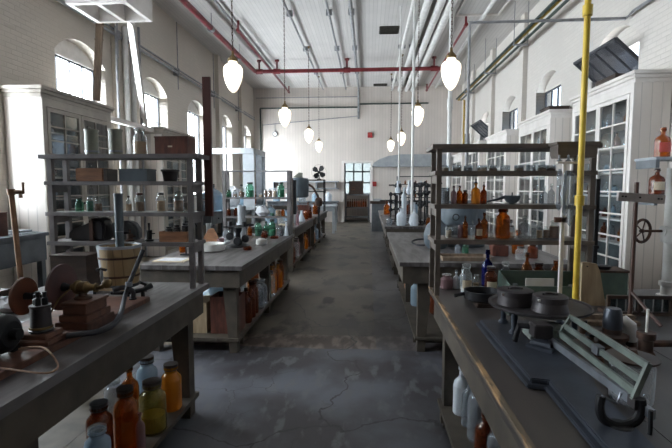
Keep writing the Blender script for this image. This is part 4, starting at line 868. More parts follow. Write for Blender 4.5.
x, y = spot(645, 358); t = thing('pipe_tee', 'rusty pipe tee with side arm and upright white rod at the right edge', 'pipe', (x, y, TR+.001))
g = G(); g.lathe([(0, 0), (.034, 0), (.034, .02), (.026, .03), (.026, .075), (.034, .08), (.034, .105), (0, .105)], (x, y, TR+.001), 16); g.part('body', 'rust', t); g = G(); g.tube([(x+.02, y, TR+.06), (x+.10, y, TR+.062), (x+.2, y+.03, TR+.062)], [.014, .014, .018], 10); g.part('side_arm', 'rust', t); g = G(); g.cyl((x, y, TR+.106), (x+.001, y, TR+.20), .005); g.part('rod', 'porcelain', t)
x, y = .845, 1.46; t = thing('glass_crock', 'large cloudy glass jar under a dark flat lid right of the scale beam', 'jar', (x, y, TR+.001))
g = G(); g.lathe([(0, 0), (.058, 0), (.064, .01), (.064, .12), (.06, .13)], (x, y, TR+.001), 28); g.part('body', 'dish_glass', t); g = G(); g.lathe([(0, .1305), (.062, .1305), (.074, .138), (.075, .144), (0, .15)], (x, y, TR+.001), 28); g.part('lid', 'dark_wood', t); g = G(); g.cyl((x, y, TR+.153), (x, y, TR+.168), .015, .011); g.part('knob', 'rust', t)
for i, (px, py, r, h) in enumerate(((590, 345, .022, .05), (598, 362, .02, .045), (583, 333, .018, .06))):
    x, y = spot(px, py); t = thing('small_fitting', 'small rusty pipe fitting among the parts behind the scale beam, '+('middle', 'nearest', 'farthest')[i], 'fitting', (x, y, TR+.001), 'small rusty fittings'); g = G(); g.lathe([(0, 0), (r, 0), (r, h*.4), (r*.7, h*.5), (r*.7, h), (0, h)], (x, y, TR+.001), 12); g.part('body', 'rust', t); g = G(); g.lathe([(r*.7, h*.8), (r, h*.82), (r, h), (r*.7, h*1.01)], (x, y, TR+.001), 6); g.part('nut', 'iron', t)
t = thing('wooden_block', 'rough brown wooden board lying behind the valve on the right table', 'board', (1.30, 2.30, TR+.001)); g = G(); g.box(1.06, 1.34, 2.26, 2.38, TR+.001, TR+.022); g.part('board_body', 'old_plank', t, bevel=.003); g = G(); g.box(1.07, 1.33, 2.30, 2.33, TR+.0225, TR+.045); g.part('batten', 'old_plank', t)

# yellow pipe, plank, white uprights, burette apparatus
t = thing('yellow_pipe', 'tall yellow gas pipe rising from the right table to the ceiling', 'pipe', (1.185, 2.62, TR+.001)); g = G(); g.tube([(1.185, 2.62, TR+.001), (1.185, 2.62, ZC)], .017, 14); g.part('pipe_run', 'yellow_pipe', t)
for z in (1.53, 2.56): g = G(); g.lathe([(0, -.03), (.025, -.028), (.026, .028), (0, .03)], (1.185, 2.62, z), 14); g.part('coupling', 'yellow_pipe', t)
g = G(); g.lathe([(0, 0), (.04, 0), (.04, .008), (.02, .02), (0, .02)], (1.185, 2.62, TR+.001), 16); g.part('floor_flange', 'yellow_pipe', t)
def standing(name, label, cat, pts, mt, ya, yb):
    t = thing(name, label, cat, (sum(q[0] for q in pts)/len(pts), (ya+yb)/2, min(q[1] for q in pts))); g = G(); g.prism(pts, 'Y', ya, yb); g.part('board_body', mt, t)
    return t
t = standing('leaning_board', 'pale pointed wooden board standing right of the yellow pipe', 'board', [(1.235, .921), (1.375, .921), (1.335, 1.12), (1.315, 1.165), (1.25, 1.175), (1.235, 1.17)], 'pale_wood', 2.66, 2.68)
g = G(); g.cyl((1.262, 2.655, 1.15), (1.262, 2.66, 1.15), .004); g.part('nail', 'iron', t)
t = thing('burette_stand', 'white upright apparatus with glass tubes fixed in front of the right rack', 'apparatus', (1.13, 2.72, TR+.001))
for x, z1 in ((1.135, 1.79), (1.232, 1.70)): g = G(); g.box(x-.010, x+.010, 2.70, 2.72, TR+.001, z1-.05); g.part('upright', 'white_paint', t)
g = G(); g.box(1.09, 1.27, 2.70, 2.725, 1.74, 1.752); g.part('crossbar', 'white_paint', t)
for x, z0, z1, r in ((1.10, 1.47, 1.71, .016), (1.135, 1.44, 1.70, .014), (1.165, 1.38, 1.69, .017)): g = G(); g.lathe([(.003, z0), (r, z0+.02), (r, z1-.03), (r*.6, z1-.01), (r*.6, z1)], (x, 2.685, 0), 14); g.part('glass_tube', 'cloudy', t)
for x in (1.10, 1.15, 1.20): g = G(); g.lathe([(0, 0), (.018, .002), (.012, .008), (.006, .012), (.006, .035), (0, .037)], (x, 2.70, 1.753), 12); g.part('stopcock', 'steel', t)
g = G(); g.box(1.09, 1.16, 2.70, 2.72, 1.40, 1.43); g.part('clamp', 'mahogany', t)

# ---------------------------------------------------------------- right side beyond the table: red pole, white valve pipe, rack of bottles
t = thing('red_iron_pole', 'slim red brown iron pole rising from the right table near its back edge', 'pole', (1.375, 2.42, TR+.001)); g = G(); g.cyl((1.375, 2.42, TR+.001), (1.375, 2.42, 1.63), .011); g.part('pole', 'leather_brown', t)
g = G(); g.cyl((1.375, 2.42, 1.06), (1.42, 2.24, TR+.012), .009); g.part('strut', 'leather_brown', t); g = G(); g.cyl((1.375, 2.42, TR+.001), (1.375, 2.42, TR+.012), .03); g.part('flange', 'leather_brown', t)
t = thing('pipe_strap', 'weathered white board bolted across the top of the red brown pole', 'board', (1.40, 2.405, 1.55)); g = G(); g.box(1.27, 1.50, 2.388, 2.407, 1.527, 1.572, rot=Matrix.Rotation(math.radians(4), 3, 'Y')); g.part('board_body', 'weathered', t, bevel=.002)
for x in (1.29, 1.305, 1.375, 1.465, 1.48): g = G(); g.cyl((x, 2.383, 1.55-(x-1.4)*.07), (x, 2.388, 1.55-(x-1.4)*.07), .0045, n=8); g.part('bolt', 'iron', t)
t = thing('white_valve_pipe', 'thick white painted pipe assembly with rusty handwheel at the right edge', 'pipe', (1.86, 2.9, TR+.001)); vx, vy = 1.86, 2.90
g = G(); g.lathe([(0, 0), (.055, 0), (.055, .016), (.034, .02), (.034, .07), (.045, .075), (.045, .10), (.03, .105), (.03, .34), (.048, .345), (.05, .42), (.036, .43), (.036, .80), (0, .80)], (vx, vy, TR+.001), 20); g.part('riser', 'white_pipe', t)
g = G(); g.lathe([(0, -.02), (.034, -.018), (.038, .05), (.05, .055), (.05, .075), (.02, .08), (0, .08)], (vx-.03, vy, 1.335), 16, axis='X'); g.part('valve_arm', 'white_pipe', t)
g = G(); g.cyl((vx-.18, vy, 1.335), (vx-.03, vy, 1.335), .008); g.part('valve_stem', 'rust', t)
wx, wz = vx-.165, 1.335; n = 20
g = G(); wheel = [(wx+.07*math.cos(2*PI*k/n)*.92, vy+.07*math.cos(2*PI*k/n)*.4, wz+.07*math.sin(2*PI*k/n)) for k in range(n)]
g.tube(wheel, .009, 8, closed=True)
for k in range(0, n, 4): g.tube([(wx, vy, wz), wheel[k]], .004, 6)
g.ball((wx, vy, wz), .014); g.part('handwheel', 'rust', t, label='rusty spoked handwheel')
# small shelf rack with bottles on the side of the nearest right cabinet
t = thing('wall_shelf', 'small grey shelf unit with two boards in front of the nearest right cabinet side', 'shelf', (4.05, 5.9, 1.4), None)
for z in (1.97, 1.52): g = G(); g.box(3.42, 4.18, 5.65, 6.1, z-.03, z); g.part('shelf_board', 'hood_grey', t)
for z in (1.94, 1.49): g = G(); g.box(3.43, 3.47, 5.67, 6.08, z-.10, z); g.part('bracket', 'bench_grey', t)
g = G(); g.box(4.14, 4.18, 5.6, 6.08, 1.37, 2.6); g.part('back_post', 'bench_grey', t)
bottle('bottle', (3.57, 5.8, 1.971), .085, .34, 'amber', 'big amber bottle on the upper small shelf beside the right cabinet', stopper='amber', paper='red_card')
bottle('bottle', (3.54, 5.82, 1.521), .085, .30, 'deep_amber', 'dark bottle with worn label on the lower small shelf beside the right cabinet', stopper='cork', paper='paper')
bottle('jar', (3.70, 5.8, 1.521), .06, .20, 'aqua', 'pale jar with red label on the lower small shelf beside the right cabinet', stopper='glass', paper='red_card')
# dark bar before the cabinet
t = thing('iron_bar', 'long black iron bar standing upright at the back edge of the right table', 'bar', (1.51, 3.09, TR+.001)); g = G(); g.box(1.498, 1.522, 3.08, 3.10, TR+.001, 1.66); g.part('bar_body', 'iron', t); g = G(); g.box(1.494, 1.526, 3.07, 3.08, 1.2, 1.22); g.part('clip', 'iron', t)

# ---------------------------------------------------------------- left foreground table: grinding machine, bucket, pipes
TB = TL+.001
t = thing('machine_board', 'long varnished wooden board under the motor and grinding discs', 'board', (-1.5, 1.9, TB))
g = G(); g.prism([(-1.70, 1.15), (-1.285, 1.22), (-1.305, 2.58), (-1.66, 2.56)], 'Z', TB, TB+.028); g.part('board_body', 'mahogany', t, bevel=.003)
g = G(); g.box(-1.62, -1.34, 1.3, 1.33, TB+.0285, TB+.034); g.part('batten', 'mahogany', t)
MB = TB+.0295
mx, my, mz = -1.47, 1.61, MB+.085
t = thing('electric_motor', 'black electric motor at the left edge of the left foreground table', 'motor', (mx, my, MB))
g = G(); g.lathe([(0, -.10), (.05, -.10), (.07, -.085), (.078, -.06), (.078, .06), (.07, .085), (.05, .10), (0, .10)], (mx, my, mz), 24, axis='X'); g.part('housing', 'iron', t)
g = G(); g.lathe([(0, .10), (.022, .10), (.022, .13), (0, .13)], (mx, my, mz), 14, axis='X'); g.part('bearing_cap', 'iron', t)
for dx in (-.06, .06):
    for dy in (-.055, .055): g = G(); g.prism([(my+dy-.022, MB), (my+dy+.022, MB), (my+dy*.7+.012, mz-.05), (my+dy*.7-.012, mz-.05)], 'X', mx+dx-.012, mx+dx+.012); g.part('foot', 'iron', t)
g = G(); g.box(mx-.03, mx+.03, my-.025, my+.025, mz+.07, mz+.10); g.part('terminal_box', 'iron', t, bevel=.004)
def disc(px, py, Y, r, mt, label, shaft, stand=True):
    p = onY(px, py, Y); t = thing('grinding_disc', label, 'disc', (p.x, p.y, p.z-r), 'grinding discs')
    g = G(); g.lathe([(0, -.008), (r*.96, -.008), (r, -.005), (r, .005), (r*.96, .008), (0, .008)], p, 40, axis='X'); g.part('wheel', mt, t)
    g = G(); g.lathe([(0, .008), (r*.20, .008), (r*.18, .018), (.016, .024), (.014, .04), (.010, .04), (.010, shaft), (0, shaft)], p, 18, axis='X'); g.part('hub', 'iron', t)
    if not stand: return p
    s = G(); s.prism([(p.y-.03, MB), (p.y+.03, MB), (p.y+.012, p.z-.012), (p.y-.012, p.z-.012)], 'X', p.x+.05, p.x+.068); s.part('bearing_stand', 'iron', t)
    g = G(); g.lathe([(.010, .045), (.018, .045), (.018, .075), (.010, .075)], p, 14, axis='X'); g.part('bearing', 'iron', t)
    return p
d1 = disc(24, 296, 1.98, .088, 'rust_disc', 'rusty orange grinding disc nearest the left edge', .11)
d2 = disc(62, 287, 2.06, .112, 'plum_disc', 'larger dark plum grinding disc behind the stepped wooden block', .045, False)
# pot on its block
x, y = onZ(42, 341, MB).x, onZ(42, 341, MB).y
t = thing('pot_plinth', 'stepped wooden base under the brass pot', 'base', (x, y, MB)); g = G(); g.box(x-.085, x+.075, y-.07, y+.07, MB, MB+.022); g.part('lower_step', 'mahogany', t, bevel=.003); g = G(); g.box(x-.068, x+.06, y-.055, y+.055, MB+.022, MB+.044); g.part('upper_step', 'mahogany', t, bevel=.003)
zc = MB+.045; t = thing('oil_pot', 'dark cylindrical oil pot with black valve top on its wooden base', 'pot', (x, y, zc))
g = G(); g.lathe([(0, 0), (.046, 0), (.048, .008), (.041, .014), (.038, .10), (.041, .104), (.041, .112), (0, .112)], (x, y, zc), 24); g.part('body', 'tin_dark', t)
g = G(); g.lathe([(.0415, .012), (.045, .014), (.045, .022), (.0405, .022)], (x, y, zc), 24); g.part('band', 'brass', t)
for dx, dy, h in ((-.018, 0, .045), (.016, .008, .055), (0, -.012, .06)): g = G(); g.lathe([(0, .112), (.012, .112), (.012, .112+h*.5), (.007, .112+h*.6), (.009, .112+h), (0, .112+h)], (x+dx, y+dy, zc), 12); g.part('valve', 'iron', t)
# stepped block and pump
a = onZ(66, 330, MB); b = onZ(112, 321, MB); x0, x1, y0, y1 = -1.435, -1.275, 1.93, 2.15
t = thing('stepped_block', 'tall stepped mahogany block carrying the small pump', 'block', ((x0+x1)/2, (y0+y1)/2, MB))
for k, (z0, z1, i) in enumerate(((0, .03, 0), (.03, .062, .012), (.062, .105, .024), (.105, .118, .016))): g = G(); g.box(x0+i, x1-i, y0+i, y1-i, MB+z0, MB+z1); g.part('step', 'mahogany', t, bevel=.003)
zc = MB+.119; cx, cy = -1.365, 2.04
t = thing('small_pump', 'small dark brass pump with tap on top of the stepped block', 'pump', (cx, cy, zc))
g = G(); g.lathe([(0, 0), (.04, 0), (.04, .008), (.02, .014), (.018, .035), (0, .035)], (cx, cy, zc), 16); g.part('base', 'rust', t)
g = G(); g.lathe([(0, -.055), (.016, -.055), (.02, -.04), (.034, -.03), (.034, -.018), (.028, -.014), (.030, .02), (.02, .03), (.014, .06), (.022, .062), (.022, .072), (0, .072)], (cx, cy, zc+.055), 18, axis='X'); g.part('barrel', 'brass', t)
g = G(); g.tube([(cx+.072, cy, zc+.055), (cx+.095, cy, zc+.058), (cx+.115, cy+.02, zc+.075)], [.012, .012, .014], 10); g.part('outlet', 'brass', t)
g = G(); g.ball((cx+.11, cy+.02, zc+.07), .024, n=14); g.part('tap_body', 'brass', t); g = G(); g.cyl((cx+.085, cy+.02, zc+.08), (cx+.085, cy+.02, zc+.14), .007); g.part('tap_stem', 'steel', t); g = G(); g.tube([(cx+.06, cy+.02, zc+.135), (cx+.085, cy+.02, zc+.142), (cx+.11, cy+.02, zc+.135)], .007, 8); g.part('tap_handle', 'iron', t)
g = G(); g.tube([(cx-.04, cy-.03, zc+.055), (cx-.08, cy-.06, zc+.01), (cx-.115, cy-.08, zc-.06), (cx-.14, cy-.10, zc-.11)], .004, 6); g.part('thin_tube', 'brass', t)
# bucket on black stand, tall pipe standing in it
bx, by, bz = -1.555, 2.70, TB+.085
t = thing('wooden_bucket', 'worn wooden bucket with white rim on a black iron stand', 'bucket', (bx, by, bz))
g = G(); g.lathe([(0, 0), (.106, 0), (.108, .01), (.126, .235), (.118, .235), (.100, .02), (0, .02)], (bx, by, bz), 32); g.part('staves', 'bucket_wood', t)
g = G(); g.lathe([(.1255, .222), (.1285, .222), (.1295, .24), (.116, .24), (.116, .232)], (bx, by, bz), 32); g.part('rim', 'hood_grey', t, label='pale worn rim')
for z, r in ((.05, .1125), (.165, .1215)): g = G(); g.lathe([(r-.001, z-.006), (r+.003, z-.006), (r+.004, z+.006), (r, z+.006)], (bx, by, bz), 32); g.part('hoop', 'rust', t)
g = G(); vs = []
for k in range(7): a = math.radians(-175+52*k/6); vs.append((math.cos(a), math.sin(a)))
for (c0, s0), (c1, s1) in zip(vs, vs[1:]):
    q = [g.bm.verts.new(v) for v in ((bx+.1088*c0, by+.1088*s0, bz+.01), (bx+.1088*c1, by+.1088*s1, bz+.01), (bx+.1262*c1, by+.1262*s1, bz+.222), (bx+.1262*c0, by+.1262*s0, bz+.222))]; g.bm.faces.new(q)
bmesh.ops.remove_doubles(g.bm, verts=g.bm.verts[:], dist=1e-5); g.part('paint_patch', 'hood_grey', t, label='peeling pale paint on the left side')
t = thing('bucket_stand', 'low black iron stand with foot levers under the wooden bucket', 'stand', (bx, by, TB))
g = G(); g.tube([(bx+.105*math.cos(2*PI*k/20), by+.105*math.sin(2*PI*k/20), bz-.012) for k in range(20)], .010, 8, closed=True); g.part('ring', 'iron', t)
for k in range(4):
    a = PI/4+PI/2*k; g = G(); g.tube([(bx+.11*math.cos(a), by+.11*math.sin(a), bz-.012), (bx+.15*math.cos(a), by+.15*math.sin(a), bz-.035), (bx+.15*math.cos(a), by+.15*math.sin(a), TB+.004)], .010, 8); g.part('leg', 'iron', t)
g = G(); g.tube([(bx+.02, by-.14, TB+.05), (bx+.12, by-.13, TB+.05), (bx+.185, by-.08, TB+.058), (bx+.215, by-.03, TB+.075)], [.010, .012, .014, .018], 10); g.part('foot_lever', 'iron', t)
g = G(); g.tube([(bx+.185, by-.08, TB+.055), (bx+.185, by-.08, TB+.004)], .012, 8); g.part('lever_post', 'iron', t)
g = G(); g.box(bx-.09, bx+.13, by-.115, by-.085, bz-.03, bz-.012); g.part('cross_batten', 'pale_wood', t)
p = onY(119, 220, 2.70); t = thing('upright_pipe', 'tall grey green metal pipe standing upright in the wooden bucket', 'pipe', (p.x, 2.70, bz+.021))
g = G(); g.lathe([(0, 0), (.025, 0), (.025, .525), (.028, .527), (.028, .54), (.020, .54), (.020, .50), (0, .50)], (p.x, 2.70, bz+.021), 20); g.part('pipe_run', 'tank', t)
g = G(); g.lathe([(.0252, .30), (.0265, .30), (.0265, .305), (.0252, .305)], (p.x, 2.70, bz+.021), 20); g.part('seam', 'steel', t)
# hose
hz = MB+.012
H = [onY(143, 250, 2.53), onY(136, 267, 2.48), onY(129, 284, 2.42), onY(124, 300, 2.36)]
H2 = [onZ(121, 313, hz+.02), onZ(113, 325, hz), onZ(100, 331, hz), onZ(82, 334, hz), onZ(66, 336, hz)]
t = thing('rubber_hose', 'grey rubber hose curling from the bucket rim down to the machine board', 'hose', (H2[-1].x, H2[-1].y, hz-.012)); g = G(); g.tube(smooth(H+H2), .0125, 10); g.part('hose_body', 'rubber', t)
g = G(); q = H[2]; g.cyl(q+Vector((0, 0, -.012)), q+Vector((0, 0, .012)), .018); g.part('coupling', 'steel', t)
t = thing('bent_pipe', 'short bent grey pipe behind the hose on the machine board', 'pipe', (-1.36, 2.42, MB)); g = G(); g.tube(smooth([(-1.44, 2.42, MB+.07), (-1.40, 2.46, MB+.078), (-1.37, 2.50, MB+.05), (-1.37, 2.50, MB+.004)]), .014, 10); g.part('elbow', 'rubber', t); g = G(); g.lathe([(0, 0), (.022, 0), (.022, .008), (0, .008)], (-1.37, 2.50, MB), 14); g.part('flange', 'iron', t)
t = thing('standpipe_tap', 'tall slightly leaning copper pipe with brass tap at the far left', 'pipe', (-2.13, 2.6, TB))
top = onY(11, 192, 2.60); g = G(); g.tube([(-2.13, 2.6, TB), top], .0155, 12); g.part('pipe_run', 'copper', t)
g = G(); g.lathe([(0, -.018), (.022, -.018), (.022, .018), (0, .018)], top, 12); g.part('elbow', 'copper', t)
g = G(); g.tube([top, top+Vector((.05, 0, 0)), top+Vector((.075, 0, 0))], [.010, .014, .010], 10); g.part('tap_barrel', 'copper', t)
g = G(); g.tube([top+Vector((.06, 0, 0)), top+Vector((.065, -.005, -.035))], [.009, .011], 10); g.part('spout', 'copper', t); g = G(); g.tube([top+Vector((.078, 0, -.012)), top+Vector((.08, 0, .06))], [.007, .009], 8); g.part('lever', 'copper', t)
C_ = [onZ(q[0], q[1], MB+.0045) for q in ((18, 349), (30, 347), (44, 348), (53, 356), (58, 366), (52, 372), (40, 373), (22, 371), (0, 368))]
t = thing('power_cord', 'thin tan power cord looping from the motor across the board', 'cord', (C_[4].x, C_[4].y, MB)); g = G(); g.tube(smooth(C_), .0038, 6); g.part('cord_body', 'cord', t)
g = G(); g.cyl(C_[0]+Vector((0, 0, 0)), C_[0]+Vector((-.03, 0, .01)), .008); g.part('plug', 'iron', t)
# clutter at the back
def crumple(label, c, r, mt, sc=(1, 1, .5), name='crumpled_cloth', cat='cloth', seed=1):
    g = G(); g.ball((c[0], c[1], c[2]+r*sc[2]*.85), r, sc, 18); rnd = random.Random(seed); z0 = c[2]+.0015
    for v in g.bm.verts: v.co += Vector((rnd.uniform(-1, 1), rnd.uniform(-1, 1), rnd.uniform(-1, 1)))*r*.13; v.co.z = max(v.co.z, z0)
    return g.top(name, mt, label, cat)
crumple('crumpled white cloth on the left table behind the grinding discs', (-1.98, 2.32, TB), .085, 'cloth', (1.2, 1, .5), seed=2)
crumple('small crumpled pale rag beside the bucket', (-1.72, 2.62, TB), .04, 'cloth', (1.2, 1, .6), seed=5)
t = thing('paper_sheet', 'loose white sheet on the left table behind the oil pot', 'paper', (-1.80, 1.95, TB)); g = G(); g.prism([(-1.93, 1.80), (-1.72, 1.78), (-1.715, 2.12), (-1.9, 2.15)], 'Z', TB, TB+.002); g.part('sheet', 'cloth', t)
t = thing('paper_sheet', 'loose white sheet on the left table near the bucket', 'paper', (-1.8, 2.4, TB)); g = G(); g.prism([(-1.86, 2.30), (-1.725, 2.33), (-1.72, 2.5), (-1.85, 2.52)], 'Z', TB, TB+.002); g.part('sheet', 'cloth', t)
crate('wooden_crate', 'dark wooden box standing under the left rack beside the bucket', -2.03, -1.79, 2.72, 2.88, TL, .24, 'dark_wood', label_plate=(-1.95, -1.90, 1.06, 1.09, 'rust'))
crate('wooden_crate', 'low dark box with pale lid at the far left table edge', -2.20, -2.06, 2.25, 2.42, TL, .09, 'dark_wood')

# jars under the left foreground table
for (px, py, w, h, kind, gm, desc, opt) in (
  (172, 411, 19, 41, 'jar', 'orange_glass', 'bright orange amber jar nearest the table leg under the left table', P_(stopper='cork')),
  (148, 407, 19, 44, 'jar', 'aqua', 'pale blue white jar behind the others under the left table', P_(stopper='cork')),
  (154, 433, 25, 46, 'jar', 'olive', 'olive yellow jar with dark stopper under the left table', P_(stopper='cork', contents='yellow_fluid', level=.35)),
  (131, 421, 17, 50, 'bottle', 'amber', 'amber bottle beside the pale blue jar under the left table', P_(stopper='cork')),
  (127, 450, 22, 56, 'jar', 'amber', 'tall dark amber jar left of the olive jar under the left table', P_(stopper='cork')),
  (141, 452, 9, 36, 'bottle', 'pink_glass', 'slim cloudy pink bottle between amber and olive jars', P_()),
  (101, 462, 24, 54, 'jar', 'deep_amber', 'very dark brown wide jar under the left table', P_(stopper='black_lid')),
  (115, 418, 18, 34, 'jar', 'cloudy', 'cloudy clear jar behind the dark ones under the left table', P_(stopper='clear')),
  (99, 478, 24, 46, 'jar', 'aqua', 'pale glass jar nearest the camera under the left table', P_(stopper='clear'))):
    p = onZ(px, py-3, .15); k = p.y/450*1.12; rr = w*k/2
    bottle(kind, (min(p.x, -1.20-rr), p.y, .151), rr, h*k, gm, desc, group='jars under the left table', **opt)
t = thing('white_rod', 'white tube lying on the lower shelf of the left foreground table', 'tube', (-1.72, 2.1, .151)); g = G(); g.tube([(-1.85, 2.05, .175), (-1.57, 2.17, .175)], .022, 12); g.part('tube_body', 'porcelain', t); g = G(); g.cyl((-1.57, 2.17, .175), (-1.55, 2.179, .175), .024); g.part('end_cap', 'cloth', t)
crate('wooden_crate', 'dark open crate on the lower shelf of the left foreground table', -2.05, -1.6, 1.5, 2.0, .15, .3, 'dark_wood', lid=False)
# bottles under the right foreground table
for (px, py, w, h, kind, gm, desc, opt) in (
  (461, 416, 16, 46, 'bottle', 'frost', 'tall milky white bottle under the right table, farthest', P_(contents='white_powder', level=.6)),
  (469, 428, 15, 46, 'bottle', 'cloudy', 'clear bottle with black stopper under the right table', P_(stopper='black_lid')),
  (478, 442, 21, 52, 'jar', 'cloudy', 'wide clear jar with tan stopper under the right table', P_(stopper='pale_wood')),
  (484, 462, 19, 46, 'bottle', 'deep_amber', 'red brown bottle with dark stopper under the right table', P_(stopper='cork')),
  (498, 478, 22, 48, 'jar', 'cloudy', 'cloudy jar nearest the camera under the right table', P_(stopper='clear'))):
    p = onZ(px, py-3, .15); k = p.y/450*1.05; rr = w*k/2
    bottle(kind, (max(p.x, .505+rr), p.y, .151), rr, h*k, gm, desc, group='bottles under the right table', **opt)

# ---------------------------------------------------------------- second left table
T2B = T2+.001
x, y = -1.83, 5.1; t = thing('white_dish', 'shallow cream white dish on the second left table', 'dish', (x, y, T2B)); g = G(); g.lathe([(0, 0), (.14, 0), (.165, .01), (.172, .085), (.16, .085), (.152, .018), (0, .014)], (x, y, T2B), 32); g.part('dish_body', 'porcelain', t); g = G(); g.box(x+.09, x+.13, y-.155, y-.10, T2B+.0855, T2B+.09); g.part('lip', 'porcelain', t)
x, y = -1.98, 4.75; t = thing('clamp_stand', 'thin black clamp stand on the second left table left of the dish', 'stand', (x, y, T2B)); g = G(); g.box(x-.05, x+.05, y-.04, y+.04, T2B, T2B+.012); g.part('base', 'iron', t); g = G(); g.cyl((x, y, T2B+.012), (x, y, T2B+.44), .007); g.part('rod', 'iron', t)
for z in (.09, .36): g = G(); g.tube([(x, y, T2B+z), (x+.10, y, T2B+z+.01), (x+.13, y, T2B+z-.05)], .009, 8); g.part('clamp', 'iron', t)
t = thing('copper_cone', 'orange brown rounded wooden paddle standing behind the white dish', 'paddle', (-2.02, 5.6, T2B)); g = G(); g.prism([(-2.10, T2B), (-1.90, T2B), (-1.90, T2B+.10), (-1.95, T2B+.20), (-1.99, T2B+.22), (-2.03, T2B+.20), (-2.09, T2B+.10)], 'Y', 5.58, 5.60); g.part('paddle_body', 'crate_wood', t); g = G(); g.box(-2.09, -1.91, 5.575, 5.6301, T2B, T2B+.02); g.part('foot', 'crate_wood', t)
x, y = -1.62, 5.5; t = thing('black_microscope', 'complicated black iron instrument on the second left table behind the white dish', 'instrument', (x, y, T2B))
g = G(); g.lathe([(0, 0), (.15, 0), (.15, .012), (.10, .03), (.05, .035), (0, .035)], (x, y, T2B), 20); g.part('base', 'iron', t)
g = G(); g.lathe([(0, .035), (.05, .035), (.06, .06), (.035, .09), (.03, .16), (.05, .20), (.05, .23), (0, .235)], (x, y, T2B), 16); g.part('body', 'iron', t)
for k, (dx, dy, z) in enumerate(((.10, -.02, .10), (-.09, -.04, .13), (.02, -.09, .08))): g = G(); g.lathe([(0, -.02), (.045, -.02), (.05, 0), (.045, .02), (0, .02)], (x+dx, y+dy, T2B+z), 16, axis='Y'); g.part('wheel', 'iron', t)
g = G(); g.tube([(x-.18, y-.02, T2B+.245), (x, y, T2B+.25), (x+.2, y+.02, T2B+.27)], [.01, .016, .012], 8); g.part('top_arm', 'iron', t); g = G(); g.lathe([(0, .24), (.12, .245), (.13, .252), (0, .256)], (x, y, T2B), 20); g.part('stage', 'iron', t)
for dx in (-.10, .08): g = G(); g.cyl((x+dx, y, T2B+.256), (x+dx, y, T2B+.31), .03, .025); g.part('cup', 'iron', t)
x, y = -1.38, 5.75; t = thing('cream_block', 'small cream rounded block right of the black instrument', 'block', (x, y, T2B)); g = G(); g.lathe([(0, 0), (.07, 0), (.075, .01), (.07, .06), (0, .065)], (x, y, T2B), 16); g.part('block_body', 'porcelain', t); g = G(); g.cyl((x, y, T2B+.066), (x, y, T2B+.075), .04); g.part('cap', 'porcelain', t)
x, y = -1.74, 6.1; t = thing('white_column', 'upright white tube on the second left table left of the green bottles', 'tube', (x, y, T2B)); g = G(); g.lathe([(0, 0), (.055, 0), (.055, .48), (.045, .49), (0, .49)], (x, y, T2B), 20); g.part('tube_body', 'hood_grey', t); g = G(); g.lathe([(.055, .45), (.06, .45), (.06, .48), (.055, .48)], (x, y, T2B), 20); g.part('collar', 'hood_grey', t)
t = thing('paper_stack', 'flat pale paper stack at the front edge of the second left table', 'paper', (-2.0, 4.45, T2B)); g = G(); g.box(-2.12, -1.80, 4.25, 4.5, T2B, T2B+.01); g.part('sheet', 'paper', t); g = G(); g.box(-2.08, -1.84, 4.28, 4.46, T2B+.0101, T2B+.014); g.part('top_sheet', 'cloth', t)
# rack on its far end
rack('grey shelf rack at the far end of the second left table', -2.25, -1.19, 6.85, 7.06, T2, [1.16, 1.455], 1.895, 'rack_wood', pw=.05, roof=False)
g = G(); g.cyl((-2.2, 6.95, 1.86), (-1.24, 6.95, 1.86), .012); g.top('rack_rail', 'grey_pipe', 'thin iron rail across the top of the second left rack', 'rail')
RL = 6.95
shelf_row([(229, 5, 7, 'jar', 'green_glass', 'green jar', P_(stopper='cork', contents='green_fluid')), (235, 4, 7, 'jar', 'clear', 'brown topped jar', P_(stopper='cork', contents='brown_powder')), (241.5, 6, 12, 'bottle', 'clear', 'clear bottle of brown powder', P_(stopper='cork', contents='brown_powder')), (250, 8, 14, 'jar', 'green_glass', 'large pale green jar', P_(stopper='cork', contents='green_fluid')),
   (261, 4, 5, 'jar', 'clear', 'tiny jar', P_(contents='powder')), (265.5, 4, 8, 'jar', 'clear', 'brown filled jar', P_(contents='brown_powder', level=.8)), (270, 4, 8, 'jar', 'clear', 'second brown filled jar', P_(contents='brown_powder', level=.8)), (275, 4, 8, 'jar', 'clear', 'tan filled jar', P_(contents='powder', level=.8)), (281, 7, 14, 'jar', 'green_glass', 'green salt jar with dark lid', P_(stopper='black_lid', contents='green_fluid'))], RL, 1.455, 'second left rack upper shelf', 'jars on the second left rack', 195)
shelf_row([(229, 4, 8, 'jar', 'deep_amber', 'dark small jar', P_(stopper='cork')), (236, 4, 8, 'jar', 'deep_amber', 'brown small jar', P_()), (243, 4, 7, 'jar', 'clear', 'clear small jar', P_(stopper='cork')), (272, 5, 7, 'jar', 'clear', 'jar of green powder', P_(contents='green_fluid')), (278, 5, 7, 'jar', 'clear', 'jar of tan powder', P_(contents='powder', level=.8)), (283, 4, 7, 'jar', 'amber', 'amber small jar', P_())], RL, 1.16, 'second left rack lower shelf', 'jars on the second left rack', 215)
crumple('crumpled clear plastic bag on the lower shelf of the second left rack', (-1.64, 6.93, 1.161), .095, 'cloth', (1.1, .8, .95), name='plastic_bag', cat='bag', seed=9)
